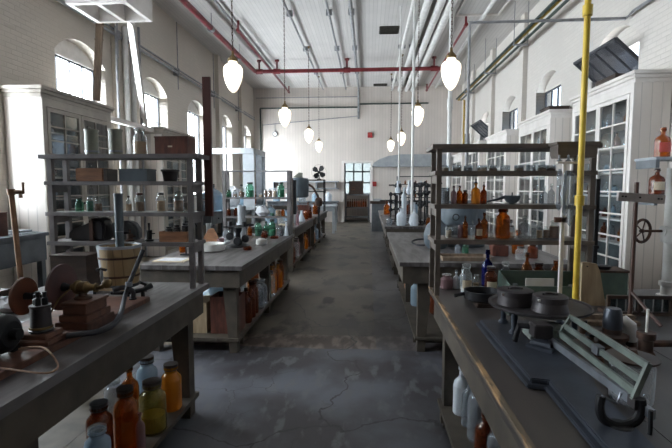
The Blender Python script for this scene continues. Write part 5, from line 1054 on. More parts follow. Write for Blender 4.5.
for i, (px, w, h, kind, gm, d) in enumerate(((258, 7, 14, 'jar', 'green_glass', 'dark green jar with red top'), (266, 6, 14, 'bottle', 'green_glass', 'green bottle'), (272, 7, 16, 'jar', 'green_glass', 'brighter green jar'), (280, 7, 10, 'jar', 'cloudy', 'cloudy jar'), (286, 5, 14, 'flask', 'frost', 'white conical flask'))):
    p = onZ(px, 236, T2); k = p.y/450
    bottle(kind, (min(p.x, -1.22), p.y+.02, T2B), w*k/2, h*k, gm, d+' on the second left table below the rack, '+nth(i, 5), stopper='cork' if i != 4 else None, contents='dark_fluid' if i in (0, 3) else ('green_fluid' if i == 2 else None), level=.4, group='bottles on the second left table')
for i, (x, y, gm, kind, r, h, d) in enumerate(((-2.05, 6.4, 'cloudy', 'jar', .05, .13, 'cloudy jar'), (-1.95, 6.2, 'clear', 'flask', .05, .16, 'clear conical flask'), (-2.08, 6.0, 'pink_glass', 'jar', .04, .1, 'small pinkish jar'), (-1.9, 6.55, 'aqua', 'jar', .05, .14, 'pale blue jar'), (-2.1, 5.25, 'cloudy', 'jar', .04, .12, 'small cloudy jar'), (-1.50, 6.5, 'deep_amber', 'jar', .035, .1, 'little brown jar'))):
    bottle(kind, (x, y, T2B), r, h, gm, d+' in the clutter on the second left table', stopper='cork' if i % 2 else None, group='clutter on the second left table')
t = thing('folded_cloth', 'folded pale cloth on the second left table among the clutter', 'cloth', (-1.95, 5.85, T2B)); g = G(); g.box(-2.04, -1.85, 5.75, 5.92, T2B, T2B+.03); g.part('cloth_body', 'cloth', t, bevel=.008); g = G(); g.box(-2.02, -1.9, 5.77, 5.9, T2B+.0301, T2B+.05); g.part('top_fold', 'cloth', t, bevel=.006)
for i, (x, y, gm, kind, r, h, d) in enumerate(((-1.45, 6.15, 'deep_amber', 'bottle', .03, .15, 'slim dark bottle'), (-1.98, 6.72, 'frost', 'bottle', .05, .2, 'milky bottle'), (-1.8, 6.75, 'amber', 'bottle', .035, .16, 'slim amber bottle'), (-2.12, 5.85, 'clear', 'cylinder', .05, .26, 'clear measuring glass'), (-1.86, 5.55, 'pink_glass', 'tumbler', .045, .09, 'rosy tumbler'), (-2.1, 4.95, 'amber', 'jar', .04, .1, 'small amber jar'), (-1.42, 5.2, 'deep_amber', 'dish', .05, .035, 'low dark dish'), (-1.35, 6.4, 'deep_amber', 'dish', .06, .03, 'flat brown dish'))):
    bottle(kind, (x, y, T2B), r, h, gm, d+' in the clutter on the second left table', stopper='cork' if kind == 'bottle' else None, group='clutter on the second left table')
# below the second left table
crate('cardboard_box', 'red brown wooden box on the lower shelf of the second left table', -1.56, -1.275, 4.30, 4.55, .15, .37, 'red_wood', lid=False)
crate('cardboard_box', 'tan box behind the red brown box under the second left table', -1.86, -1.60, 4.30, 4.6, .15, .30, 'pale_wood')
bottle('carboy', (-1.72, 4.95, .151), .15, .42, 'aqua', 'pale glass carboy behind the boxes under the second left table')
for i in range(3): g = G(); g.cyl((-1.99+.035*i, 4.36, .16), (-1.99+.035*i, 4.40, .65), .010); g.top('iron_rod', 'iron', 'black iron rod leaning under the second left table, '+('leftmost', 'middle', 'rightmost')[i], 'rod', 'iron rods under the second left table')
uy = [4.70, 4.90, 5.08, 5.28, 5.48, 5.765, 5.91, 6.08, 6.25, 6.43, 6.62]
uk = [('bottle', 'deep_amber', .06, .36, 'dark brown bottle'), ('bottle', 'deep_amber', .055, .40, 'nearly black bottle'), ('jar', 'deep_amber', .055, .36, 'dark jar'), ('carboy', 'cloudy', .095, .34, 'large clear carboy'), ('jar', 'cloudy', .08, .30, 'wide clear jar'), ('bottle', 'green_glass', .055, .46, 'green glass bottle'),
      ('jar', 'clear', .07, .32, 'clear jar'), ('bottle', 'orange_glass', .07, .38, 'orange amber bottle'), ('bottle', 'amber', .07, .40, 'amber bottle'), ('bottle', 'orange_glass', .06, .34, 'bright orange bottle'), ('jar', 'amber', .06, .36, 'amber jar')]
for i, (y, (kd, gm, r, h, d)) in enumerate(zip(uy, uk)): bottle(kd, (-1.245-r-.01*(i % 3), y, .151), r, h, gm, d+' under the second left table, '+nth(i, 11, 'from the near end', ('nearest', 'farthest')), stopper='cork' if gm != 'cloudy' else 'clear', group='bottles under the second left table')
for i, (x, y, r, h, gm, d) in enumerate(((-1.62, 5.3, .08, .3, 'deep_amber', 'dark jar'), (-1.68, 5.75, .08, .34, 'cloudy', 'cloudy jar'), (-1.62, 6.2, .08, .3, 'amber', 'amber jar'))): bottle('jar', (x, y, .151), r, h, gm, d+' in the back row under the second left table, '+('nearest', 'middle', 'farthest')[i], stopper='cork', group='bottles under the second left table')

# ---------------------------------------------------------------- third left table: tank, flasks
x, y = -1.42, 9.3; t = thing('metal_tank', 'blue grey cylindrical tank raised above the third left table', 'tank', (x, y, T2B))
g = G(); g.lathe([(0, .53), (.16, .53), (.19, .56), (.195, .90), (.18, .93), (.05, .95), (0, .95)], (x, y, T2B), 28); g.part('tank_body', 'tank', t); g = G(); g.prism([(x-.13, T2B+.95), (x+.06, T2B+.95), (x+.06, T2B+1.04), (x+.0, T2B+1.05)], 'Y', y-.04, y+.05); g.part('filler_cap', 'canister', t)
g = G(); g.cyl((x-.1, y, T2B), (x-.1, y, T2B+.53), .045); g.part('support_column', 'hood_grey', t)
g = G(); g.tube(smooth([(x+.19, y, T2B+.80), (x+.28, y, T2B+.74), (x+.36, y, T2B+.60), (x+.40, y, T2B+.52)]), .022, 10); g.part('outlet_pipe', 'rust', t); g = G(); g.lathe([(0, 0), (.07, .02), (.09, .10), (.06, .18), (0, .2)], (x+.40, y, T2B+.34), 16); g.part('valve_body', 'rust', t); g = G(); g.cyl((x+.40, y, T2B), (x+.40, y, T2B+.34), .02); g.part('valve_post', 'iron', t)
t = thing('wooden_column', 'square wooden post with black plates at the near end of the third left table', 'post', (-1.42, 8.5, T2B)); g = G(); g.box(-1.50, -1.42, 8.45, 8.53, T2B, 1.78); g.part('post_body', 'old_plank', t); g = G(); g.box(-1.415, -1.36, 8.46, 8.52, 1.1, 1.75); g.part('side_plate', 'iron', t)
its = [(-1.38, 8.75, 'bottle', 'pink_glass', .035, .28, 'pinkish tall bottle'), (-1.55, 8.9, 'bottle', 'frost', .05, .3, 'white bottle'), (-1.45, 9.75, 'flask', 'frost', .09, .24, 'white conical flask'), (-1.7, 8.8, 'jar', 'clear', .06, .2, 'clear jar'), (-1.6, 10.1, 'bottle', 'cloudy', .06, .3, 'cloudy bottle'), (-1.45, 10.45, 'jar', 'amber', .06, .22, 'amber jar'), (-1.8, 9.9, 'jar', 'aqua', .08, .25, 'pale blue jar'), (-1.42, 10.85, 'jar', 'deep_amber', .07, .2, 'dark jar'), (-2.0, 9.2, 'carboy', 'aqua', .12, .36, 'pale carboy'), (-1.9, 10.6, 'flask', 'clear', .08, .26, 'clear conical flask')]
for i, (x, y, kd, gm, r, h, d) in enumerate(its): bottle(kd, (x, y, T2B), r, h, gm, d+' on the third left table around the tank', stopper='cork' if i % 2 == 0 and kd != 'flask' else None, group='glassware on the third left table')
crate('wooden_tray', 'flat pale tray at the near end of the third left table', -1.72, -1.45, 8.55, 8.72, T2, .03, 'paper', lid=False)
crate('wooden_crate', 'red brown box on the third left table behind the tank', -1.75, -1.45, 11.0, 11.15, T2, .3, 'red_wood')
for i, (y, kd, gm, d) in enumerate(((8.65, 'bottle', 'amber', 'red brown bottle'), (8.9, 'bottle', 'deep_amber', 'dark bottle'), (9.2, 'jar', 'clear', 'clear jar'), (9.5, 'jar', 'pink_glass', 'pinkish jar'), (9.96, 'bottle', 'deep_amber', 'red brown tall bottle'), (10.2, 'jar', 'cloudy', 'cloudy jar'), (10.6, 'bottle', 'orange_glass', 'orange bottle'), (10.9, 'jar', 'amber', 'amber jar'))):
    bottle(kd, (-1.50-.02*(i % 2), y, .151), .075, .36, gm, d+' under the third left table, '+nth(i, 8, 'from the near end', ('nearest', 'farthest')), stopper='cork', group='bottles under the third left table')
for i, (y, gm, d) in enumerate(((11.8, 'orange_glass', 'orange bottle'), (12.2, 'cloudy', 'cloudy bottle'), (12.6, 'aqua', 'pale blue bottle'), (13.25, 'amber', 'amber bottle'), (13.7, 'cloudy', 'milky bottle'))):
    bottle('bottle', (-1.48, y, .151), .09, .42, gm, d+' under the fourth left table, '+nth(i, 5, 'from the near end', ('nearest', 'farthest')), stopper='cork', group='bottles under the fourth left table')
# rack with fan on the fourth left table
rack('thin iron shelf rack carrying the fan on the fourth left table', -2.3, -1.34, 13.8, 14.2, T2, [1.15, 1.5], 1.86, 'iron', pw=.03)
x, y, z = -1.52, 14.0, 1.861; t = thing('desk_fan', 'black four bladed desk fan on top of the thin iron rack', 'fan', (x, y, z)); g = G(); g.lathe([(0, 0), (.07, 0), (.07, .02), (.02, .04), (.015, .14), (0, .14)], (x, y, z), 16); g.part('base', 'fan_black', t)
fz = z+.23; g = G(); g.lathe([(0, -.06), (.04, -.05), (.045, .05), (.03, .10), (0, .11)], (x, y, fz), 16, axis='Y'); g.part('motor', 'fan_black', t)
for k in range(4):
    a = PI/4+k*PI/2+.15; u = Vector((math.cos(a), 0, math.sin(a))); v = Vector((-math.sin(a), .35, math.cos(a))); c = Vector((x, y-.07, fz)); g = G()
    pts = [c+u*.03-v*.02, c+u*.12-v*.08, c+u*.20-v*.07, c+u*.225+v*.02, c+u*.18+v*.085, c+u*.08+v*.06, c+u*.03+v*.02]; A = [g.bm.verts.new(p+Vector((0, -.004, 0))) for p in pts]; B = [g.bm.verts.new(p+Vector((0, .004, 0))) for p in pts]
    g.bm.faces.new(A); g.bm.faces.new(B[::-1]); n = len(pts)
    for q in range(n): g.bm.faces.new((A[q], B[q], B[(q+1) % n], A[(q+1) % n]))
    g.part('blade', 'fan_black', t)
g = G(); g.tube([(x+.23*math.cos(2*PI*k/24), y-.07, fz+.23*math.sin(2*PI*k/24)) for k in range(24)], .003, 6, closed=True); g.part('guard_ring', 'brass', t)
for i, (x, y, kd, gm, r, h, d) in enumerate(((-1.6, 12.0, 'bottle', 'deep_amber', .08, .34, 'dark bottle'), (-1.45, 12.5, 'jar', 'amber', .09, .3, 'amber jar'), (-1.7, 12.8, 'flask', 'clear', .1, .3, 'clear flask'), (-1.5, 13.2, 'jar', 'deep_amber', .1, .28, 'dark jar'), (-2.0, 12.3, 'carboy', 'aqua', .14, .4, 'pale blue carboy'))):
    bottle(kd, (x, y, T2B), r, h, gm, d+' on the fourth left table before the fan rack', stopper='cork' if kd != 'flask' else None, group='glassware on the fourth left table')

# ---------------------------------------------------------------- second right table
RB = .901
p = onY(436, 220, 5.4); x, y = .80, 5.3
t = thing('metal_vessel', 'grey metal round vessel behind the right rack post', 'vessel', (x, y, RB)); g = G(); g.lathe([(0, 0), (.10, 0), (.14, .06), (.15, .16), (.12, .26), (.05, .33), (.04, .40), (0, .40)], (x, y, RB), 24); g.part('vessel_body', 'tank', t)
g = G(); g.tube(smooth([(x-.13, y, RB+.03), (x-.22, y+.02, RB+.03), (x-.27, y+.10, RB+.05), (x-.22, y+.20, RB+.07), (x-.10, y+.22, RB+.08)]), .011, 8); g.part('loop_handle', 'rubber', t)
t = thing('metal_barrel', 'large blue grey metal barrel on the second right table behind the rack', 'barrel', (1.15, 5.6, RB)); g = G(); g.lathe([(0, 0), (.27, 0), (.28, .03), (.28, .50), (.25, .54), (0, .55)], (1.15, 5.6, RB), 32); g.part('barrel_body', 'tank', t)
g = G(); g.lathe([(.28, .24), (.29, .245), (.29, .26), (.28, .265)], (1.15, 5.6, RB), 32); g.part('hoop', 'steel', t); g = G(); g.tube([(1.02+.035*math.cos(2*PI*k/14), 5.30, RB+.36+.035*math.sin(2*PI*k/14)) for k in range(14)], .006, 6, closed=True); g.part('ring_handle', 'iron', t)
crate('wooden_tray', 'flat wooden tray at the near edge of the second right table', .72, 1.18, 4.35, 4.62, .90, .035, 'old_plank', lid=False)
t = thing('stone_block', 'pinkish stone block on the second right table behind the tray', 'block', (1.36, 4.75, RB)); g = G(); g.box(1.28, 1.44, 4.68, 4.82, RB, RB+.11); g.part('block_body', 'red_wood', t, bevel=.006); g = G(); g.box(1.30, 1.42, 4.70, 4.80, RB+.111, RB+.12); g.part('top_slab', 'red_wood', t)
for i, (x, y, kd, gm, r, h, d) in enumerate(((.95, 4.8, 'bottle', 'cloudy', .03, .12, 'small cloudy bottle'), (1.05, 4.9, 'jar', 'green_glass', .035, .1, 'small green jar'), (1.5, 4.5, 'jar', 'clear', .05, .12, 'clear jar'), (1.6, 4.9, 'bottle', 'amber', .06, .24, 'amber bottle'), (1.7, 5.6, 'jar', 'cloudy', .08, .3, 'cloudy jar'), (1.65, 4.6, 'jar', 'deep_amber', .05, .14, 'dark jar'))):
    bottle(kd, (x, y, RB), r, h, gm, d+' on the second right table', stopper='cork', group='glassware on the second right table')
bottle('jar', (.61, 5.55, .151), .075, .30, 'aqua', 'pale blue glass jar under the second right table', stopper='clear')
crate('wooden_crate', 'orange pink box under the second right table behind the blue jar', .54, .80, 6.3, 6.6, .15, .36, 'crate_wood', lid=False)
bottle('carboy', (.85, 5.2, .151), .13, .36, 'deep_amber', 'dark carboy deep under the second right table')

# ---------------------------------------------------------------- third right table: black iron stands and glass
def retort(loc, h, label):
    t = thing('iron_stand', label, 'stand', loc, 'black iron stands on the third right table'); x, y, z = loc
    g = G(); g.box(x-.09, x+.09, y-.07, y+.07, z, z+.015); g.part('base', 'iron', t, bevel=.003); g = G(); g.cyl((x, y, z+.015), (x, y, z+h), .017); g.part('rod', 'iron', t)
    for k, f in enumerate((.45, .72, .93)):
        s = -1 if k % 2 else 1; g = G(); g.tube([(x, y, z+h*f), (x+s*.11, y, z+h*f+.01)], .017, 8); g.ball((x, y, z+h*f), .04, n=10); g.part('boss', 'iron', t)
        g = G(); g.tube([(x+s*(.15+.05*math.cos(2*PI*q/12)), y+.05*math.sin(2*PI*q/12), z+h*f+.01) for q in range(12)], .014, 6, closed=True); g.part('ring', 'iron', t)
    return t
r0 = retort((.44, 8.78, RB), .62, 'black iron stand nearest the aisle on the third right table')
px_s = [(.56, 9.28, 0.3, .98), (1.0, 8.6, 1.2, 1.3), (1.12, 9.0, 2.0, 1.35), (1.26, 8.55, 2.9, 1.25), (.94, 9.75, .8, 1.25), (1.06, 9.45, 1.7, 1.3), (1.30, 9.98, .2, 1.3), (1.38, 9.2, 1.1, 1.35), (.62, 10.0, 2.3, 1.3), (1.35, 10.5, 2.6, 1.3), (.95, 10.2, 1.2, 1.38), (1.1, 10.8, .5, 1.35), (.75, 10.7, 2.0, 1.3), (1.5, 9.6, 1.9, 1.3)]
wd = ['second from the aisle', 'left of the tallest pair', 'middle of the tallest front group', 'right end of the front row', 'behind the white flasks', 'middle of the back group', 'right of centre in the back group', 'near the right table edge', 'farthest near the aisle', 'farthest near the right edge', 'third row centre', 'last row centre', 'last row left', 'right edge behind the pole']
for (x, y, a, sc), w in zip(px_s, wd): dup(r0, (x, y, RB), 'black iron stand on the third right table, '+w, rotz=a, scale=(1, 1, sc))
for i, (x, y, kd, gm, r, h, d) in enumerate(((.62, 8.45, 'bottle', 'frost', .085, .32, 'large white bottle before the black stands, left one'), (.86, 8.42, 'bottle', 'frost', .075, .30, 'white bottle before the black stands, right one'), (.70, 8.8, 'cylinder', 'frost', .08, .55, 'tall white glass cylinder among the black stands'), (.90, 8.95, 'flask', 'frost', .10, .42, 'tall conical white flask among the black stands'), (.40, 8.4, 'jar', 'cloudy', .05, .16, 'small cloudy jar at the aisle edge'), (1.12, 8.40, 'jar', 'amber', .05, .15, 'small amber jar between the black stands'), (1.5, 8.33, 'jar', 'pink_glass', .06, .2, 'pinkish jar at the right end of the stands'))):
    bottle(kd, (x, y, RB), r, h, gm, d, stopper='cork' if i in (5, 6) else None, group='white glassware on the third right table')
for i, (x, y, z) in enumerate(((.60, 9.2, 1.55), (.82, 9.15, 1.56), (.71, 9.0, 1.42))):
    t = thing('hanging_flask', 'white glass bulb held up among the black stands, '+('left one', 'right one', 'lower one')[i], 'flask', (x, y, z), 'white glass bulbs among the stands')
    g = G(); g.lathe([(0, -.10), (.03, -.09), (.055, -.03), (.05, .03), (.02, .08), (.018, .16), (.03, .19), (.018, .19)], (x, y, z), 16); g.part('bulb', 'frost', t); g = G(); g.cyl((x, y, RB), (x, y, z-.095), .008); g.part('support_rod', 'iron', t)
for i, (x, y) in enumerate(((.5, 12.0), (.8, 12.3), (1.1, 12.1), (1.3, 12.6), (.6, 12.8))):
    bottle('bottle', (x, y, RB), .08, .34, ('amber', 'cloudy', 'deep_amber', 'aqua', 'frost')[i], '%s bottle on the farthest right table' % ('amber', 'cloudy', 'dark brown', 'pale blue', 'milky white')[i], stopper='cork', group='bottles on the farthest right table')
for i, (y, gm, d) in enumerate(((8.8, 'cloudy', 'cloudy'), (9.4, 'amber', 'amber'), (10.1, 'deep_amber', 'dark brown'))): bottle('carboy', (.72, y, .151), .12, .38, gm, d+' carboy under the third right table', group='carboys under the third right table')

# ---------------------------------------------------------------- far end of the room
def desk(label, x0, x1, y0, y1, z, m='bench_grey', name='writing_desk'):
    t = thing(name, label, 'desk', ((x0+x1)/2, (y0+y1)/2, 0)); g = G(); g.box(x0, x1, y0, y1, z-.05, z); g.part('desktop', m, t, bevel=.006)
    g = G(); g.box(x0+.04, x1-.04, y0+.04, y1-.04, z-.2, z-.05); g.part('apron', m, t)
    for x in (x0+.05, x1-.13):
        for y in (y0+.05, y1-.13): g = G(); g.box(x, x+.08, y, y+.08, .001, z-.2); g.part('leg', m, t)
    return t
desk('grey desk left of the far doorway', -2.0, -1.12, 15.7, 16.9, .98, 'hood_grey')
t = thing('grey_cabinet', 'grey blue cabinet standing right of the far doorway', 'cabinet', (.45, 17, 0)); g = G(); g.box(.14, .85, 16.6, 17.2, .001, 1.02); g.part('carcass', 'bench_grey', t); g = G(); g.box(.08, .9, 16.55, 17.25, 1.02, 1.12); g.part('top_board', 'dark_wood', t)
for k in (0, 1): g = G(); g.box(.17+.34*k, .48+.34*k, 16.585, 16.599, .1, .95); d = g.part('door', 'bench_grey', t); g = G(); g.ball((.45+.08*k, 16.57, .6), .02); g.part('knob', 'iron', d)
crate('metal_tray', 'small pale tray on top of the far grey cabinet', .2, .5, 16.7, 17.0, 1.12, .08, 'hood_grey', lid=False)
# shelf rack with small bottles on the far wall, right of the doorway
rack('thin dark rack of small bottles against the far wall, right of the doorway', 1.1, 2.6, 17.3, 17.6, 1.12, [1.25, 1.5, 1.75], 2.05, 'iron', pw=.03)
desk('grey table under the thin dark bottle rack at the far end', .98, 2.8, 17.0, 17.8, 1.11, 'bench_grey')
for j, z in enumerate((1.25, 1.5, 1.75)):
    for i in range(7): bottle('bottle', (1.22+.2*i, 17.45, z+.001), .03, .15, ('cloudy', 'deep_amber', 'frost', 'amber')[(i+j) % 4], '%s bottle on %s shelf of far dark rack, %s' % (('cloudy', 'dark', 'milky', 'amber')[(i+j) % 4], ('bottom', 'middle', 'top')[j], nth(i, 7)), group='small bottles on the far dark rack')
# plaster hood over the far right corner
t = thing('plaster_hood', 'broad white hood with rounded left end projecting from the far wall', 'hood', (2.2, 20.4, 2.6))
pts = [(.18, 2.56), (3.58, 2.56), (3.58, 3.06), (1.4, 3.06), (.9, 3.0), (.5, 2.86), (.25, 2.70)]
g = G(); g.prism(pts, 'Y', 19.9, 20.98); g.part('hood_body', 'hood_grey', t); g = G(); g.box(.2, 3.55, 19.86, 19.9, 2.53, 2.62); g.part('lip', 'hood_grey', t)
t = thing('wall_shelf', 'long pale ledge on the far wall left of the doorway', 'shelf', (-3, 20.8, 1.7)); g = G(); g.box(-4.6, -1.35, 20.55, 20.98, 1.86, 1.92); g.part('shelf_board', 'hood_grey', t); g = G(); g.box(-4.6, -1.35, 20.7, 20.98, 1.55, 1.6); g.part('lower_board', 'hood_grey', t)
for x in (-4.4, -3.4, -2.4, -1.5): g = G(); g.box(x, x+.05, 20.6, 20.98, 1.6, 1.86); g.part('bracket', 'hood_grey', t)
desk('low blue grey bench on the far wall left of the doorway', -4.6, -1.35, 20.2, 20.95, 1.0, 'bench_grey')
for i, x in enumerate((-4.2, -3.6, -3.0, -2.4, -1.8)): bottle('carboy', (x, 20.5, 1.001), .16, .42, ('aqua', 'frost', 'cloudy', 'aqua', 'frost')[i], '%s carboy on the far blue grey bench, %s' % (('pale blue', 'milky', 'cloudy', 'pale blue', 'milky')[i], nth(i, 5)), group='carboys on the far bench')
# doorway contents
t = thing('doorway_shelf', 'grey shelf unit standing inside the far doorway', 'shelf', (-.5, 21.6, 0.001))
for x in (DX0+.03, DX1-.09): g = G(); g.box(x, x+.06, 21.35, 21.65, .001, 1.35); g.part('upright', 'bench_grey', t)
for z in (.25, .70, 1.30): g = G(); g.box(DX0+.09, DX1-.09, 21.35, 21.65, z-.05, z); g.part('shelf_board', 'bench_grey', t)
crate('wooden_cabinet', 'dark red brown case on top of the doorway shelf', -.90, -.22, 21.38, 21.62, 1.30, .62, 'dark_wood', label_plate=(-.8, -.6, 1.5, 1.65, 'rust'))
for i in range(9): bottle('bottle', (-.95+.105*i, 21.5, .701), .042, .36, ('deep_amber', 'amber')[i % 2], '%s bottle on the doorway shelf, %s' % (('dark brown', 'amber')[i % 2], nth(i, 9)), stopper='cork', group='bottles on the doorway shelf')
# signs and small wall boxes
def wallbox(label, cat, px, py, w, h, mt, name):
    p = onY(px, py, YF-.05); t = thing(name, label, cat, (p.x, YF-.05, p.z-h/2)); g = G(); g.box(p.x-w/2, p.x+w/2, YF-.09, YF-.001, p.z-h/2, p.z+h/2); g.part('housing', mt, t, bevel=.01); g = G(); g.box(p.x-w*.35, p.x+w*.35, YF-.10, YF-.0901, p.z-h*.1, p.z+h*.35); g.part('face_plate', 'red_card', t); return t
wallbox('small red alarm box high on the far wall above the doorway', 'alarm', 370, 135, .22, .24, 'sign_red', 'fire_alarm')
wallbox('red box on the far wall just right of the doorway', 'alarm', 374.5, 184, .18, .22, 'sign_red', 'fire_call_box')
p = onY(275, 134, YF-.05); t = thing('wall_gauge', 'small round grey gauge on the left part of the far wall', 'gauge', (p.x, YF-.06, p.z-.12)); g = G(); g.lathe([(0, 0), (.11, 0), (.12, .02), (.12, .05), (0, .05)], (p.x, YF-.055, p.z), 24, axis='Y'); g.part('case', 'steel', t); g = G(); g.cyl((p.x, YF-.06, p.z), (p.x, YF-.0551, p.z), .085); g.part('dial', 'white_card', t)
g = G(); g.cyl((p.x, YF-.03, p.z+.12), (p.x, YF-.03, p.z+.5), .012); g.part('supply_tube', 'steel', t)
# fume hood against the left wall
t = thing('fume_hood', 'pale grey fume hood frame against the left wall beyond the second rack', 'hood', (-4.6, 14.8, 0))
g = G(); g.box(-5.3, -3.72, 14.55, 14.62, 2.72, 2.9); g.part('lintel', 'hood_grey', t); g = G(); g.box(-4.10, -3.72, 14.62, 14.67, .95, 2.72); g.part('front_panel', 'hood_grey', t)
g = G(); g.box(-3.77, -3.72, 14.67, 16.2, 2.72, 2.9); g.part('side_lintel', 'hood_grey', t); g = G(); g.box(-3.78, -3.72, 16.14, 16.2, .95, 2.72); g.part('rear_post', 'bench_grey', t)
g = G(); g.box(-5.3, -3.72, 14.55, 16.2, .88, .95); g.part('worktop', 'hood_grey', t)
for x in (-5.2, -3.85):
    for y in (14.65, 16.05): g = G(); g.box(x, x+.1, y, y+.1, .001, .88); g.part('leg', 'hood_grey', t)
crumple('white sacking hanging bundle on the worktop inside the left fume hood', (-4.7, 15.3, .95), .3, 'cloth', (1, 1, 1.3), name='white_sack', cat='sack', seed=11)
bottle('carboy', (-4.55, 12.9, .921), .30, .75, 'aqua', 'large pale blue glass carboy on the low left wall bench', stopper='cork')
for i, (y, kd, gm, d) in enumerate(((12.5, 'jar', 'cloudy', 'cloudy jar'), (13.4, 'bottle', 'amber', 'orange amber bottle'), (13.8, 'carboy', 'frost', 'milky carboy'), (14.15, 'jar', 'aqua', 'pale jar'))): bottle(kd, (-4.7, y, .921), .12, .34, gm, d+' on the low left wall bench', stopper='cork', group='glassware on the low left bench')
for i, (y, kd, gm, d) in enumerate(((17.3, 'carboy', 'aqua', 'pale blue carboy'), (17.9, 'jar', 'frost', 'milky jar'), (18.6, 'carboy', 'cloudy', 'cloudy carboy'), (19.4, 'bottle', 'amber', 'amber bottle'))): bottle(kd, (-4.95, y, .921), .15, .5, gm, d+' on the pale bench past the fume hood', stopper='cork', group='glassware past the fume hood')
t = thing('metal_locker', 'tall dark grey locker near the far left corner', 'locker', (-4.5, 18.8, 0.001)); 
g = G(); g.box(-4.67, -4.40, 18.6, 19.0, .001, 3.1); g.part('carcass', 'tank', t); g = G(); g.box(-4.64, -4.43, 18.585, 18.599, .1, 3.0); g.part('door', 'bench_grey', t)

# ---------------------------------------------------------------- left bench contents
for i, (y, h, m, d) in enumerate(((4.55, .16, 'dark_green', 'dark green book'), (4.65, .17, 'tray_green', 'pale green book'), (4.75, .17, 'dark_green', 'green book'), (4.85, .16, 'tray_green', 'thin green book'))):
    t = thing('book', d+' standing on the left wall bench, '+('nearest', 'second', 'third', 'farthest')[i], 'book', (-4.35, y, 1.031), 'green books on the left bench'); g = G(); g.box(-4.50, -4.28, y-.04, y+.04, 1.031, 1.031+h); g.part('cover', m, t, bevel=.003); g = G(); g.box(-4.495, -4.29, y-.033, y+.033, 1.0311+h, 1.034+h); g.part('page_block', 'paper', t)
crate('wooden_crate', 'dark red box on the left wall bench behind the green books', -4.62, -4.32, 4.98, 5.1, 1.03, .27, 'red_wood')
t = thing('flat_tray', 'flat grey slate tray on the left wall bench before the bright cabinet', 'tray', (-4.5, 5.3, 1.031)); g = G(); g.box(-4.8, -4.2, 5.16, 5.44, 1.031, 1.05); g.part('tray_body', 'hood_grey', t, bevel=.004); g = G(); g.box(-4.5, -4.25, 5.2, 5.4, 1.0501, 1.075); g.part('top_slab', 'bench_grey', t)
crate('wooden_crate', 'dark crate on the floor below the left wall bench', -5.0, -4.4, 3.6, 4.3, 0.0, .5, 'dark_wood', lid=False)
# hopper and leaning timbers above the left cabinets
t = thing('hanging_hopper', 'white painted wooden box hung high on the left wall above the cabinets', 'box', (-4.35, 7.0, 4.3))
g = G(); g.box(-4.45, -3.52, 6.55, 6.62, 4.3, 4.9); g.box(-4.45, -3.52, 7.28, 7.35, 4.3, 4.9); g.box(-4.45, -4.38, 6.62, 7.28, 4.3, 4.9); g.box(-3.59, -3.52, 6.62, 7.28, 4.3, 4.9); g.box(-4.02, -3.95, 6.62, 7.28, 4.3, 4.9); g.part('box_frame', 'white_paint', t)
g = G(); g.box(-4.38, -3.59, 6.62, 7.28, 4.55, 4.58); g.part('inner_panel', 'cloth', t)
for x in (-4.4, -3.6):
    for y in (6.65, 7.25): g = G(); g.cyl((x, y, 4.9), (x, y, ZC), .012, n=8); g.part('hanger_rod', 'iron', t)
def plank(name, label, a, b, w, d, mt):
    a = Vector(a); b = Vector(b); t = thing(name, label, 'plank', (a.x, a.y, min(a.z, b.z))); g = G(); g.bar(a, b, w, d, up=(0, 1, 0)); g.part('board_body', mt, t)
    c = a.lerp(b, .5); g = G(); g.bar(c+Vector((-w*.5-.005, 0, 0)), c+Vector((w*.5+.005, 0, 0)), .03, d+.01, up=(0, 1, 0)); g.part('batten', mt, t)
plank('leaning_plank', 'rough brown timber leaning from the nearest left cabinet up to the hopper', (-4.655, 7.55, 3.095), (-4.44, 7.50, 5.1), .11, .05, 'old_plank')
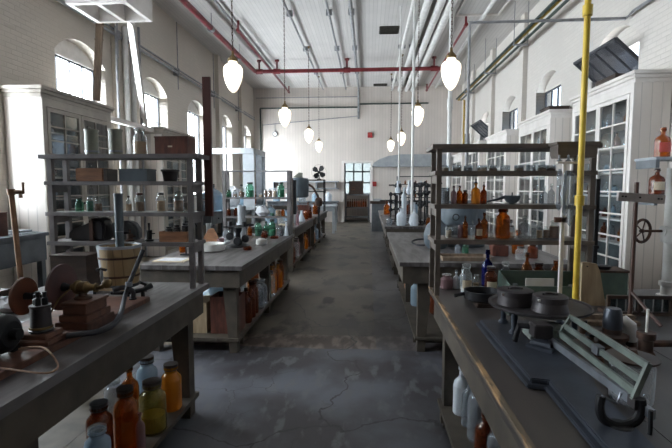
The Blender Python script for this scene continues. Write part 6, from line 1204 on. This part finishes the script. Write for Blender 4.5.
plank('leaning_plank', 'white timber leaning from the second left cabinet up to the hopper', (-5.18, 10.28, 3.075), (-3.93, 7.43, 4.34), .15, .05, 'white_paint')
g = G(); g.box(-5.0, -4.9, 8.14, 10.14, 2.88, 2.97); g.top('wooden_rail', 'white_paint', 'white horizontal rail bridging the two left cabinets', 'rail')
# glass rack and green box at the right side of the right table
GZ = TR+.001
t = thing('glass_rack', 'long low dark wooden rack holding upright glass plates at the right table side', 'rack', (1.52, 2.5, GZ))
g = G(); g.box(1.28, 1.78, 2.46, 2.56, GZ, GZ+.018); g.part('bottom_board', 'dark_wood', t); g = G(); g.box(1.28, 1.78, 2.46, 2.475, GZ+.09, GZ+.108); g.part('top_rail', 'dark_wood', t)
for x in (1.28, 1.44, 1.60, 1.765): g = G(); g.box(x, x+.015, 2.46, 2.475, GZ+.018, GZ+.09); g.part('post', 'dark_wood', t)
for k in range(10): g = G(); g.box(1.30+.047*k, 1.337+.047*k, 2.485, 2.489, GZ+.0185, GZ+.10); g.part('glass_plate', 'plate_glass', t)
t = thing('green_box', 'faded green metal box with rusty lid and small black bowl beside the leaning board', 'box', (1.49, 2.9, GZ)); g = G(); g.box(1.41, 1.58, 2.82, 2.97, GZ, GZ+.165); g.part('box_body', 'tray_green', t); g = G(); g.box(1.40, 1.59, 2.81, 2.98, GZ+.165, GZ+.178); g.part('lid', 'rust', t); g = G(); g.lathe([(0, 0), (.04, 0), (.05, .02), (0, .025)], (1.46, 2.88, GZ+.178), 18); g.part('bowl', 'iron', t)
for i, (x, y, r, h, d) in enumerate(((1.62, 2.2, .03, .07, 'right of the red brown pole'), (1.52, 2.05, .026, .05, 'nearest to the right edge of the table'))):
    t = thing('small_fitting', 'small rusty pipe fitting '+d, 'fitting', (x, y, GZ), 'small rusty fittings'); g = G(); g.lathe([(0, 0), (r, 0), (r, h*.4), (r*.7, h*.5), (r*.7, h), (0, h)], (x, y, GZ), 12); g.part('body', 'rust', t); g = G(); g.lathe([(r*.7, h*.8), (r, h*.82), (r, h), (r*.7, h*1.01)], (x, y, GZ), 6); g.part('nut', 'iron', t)
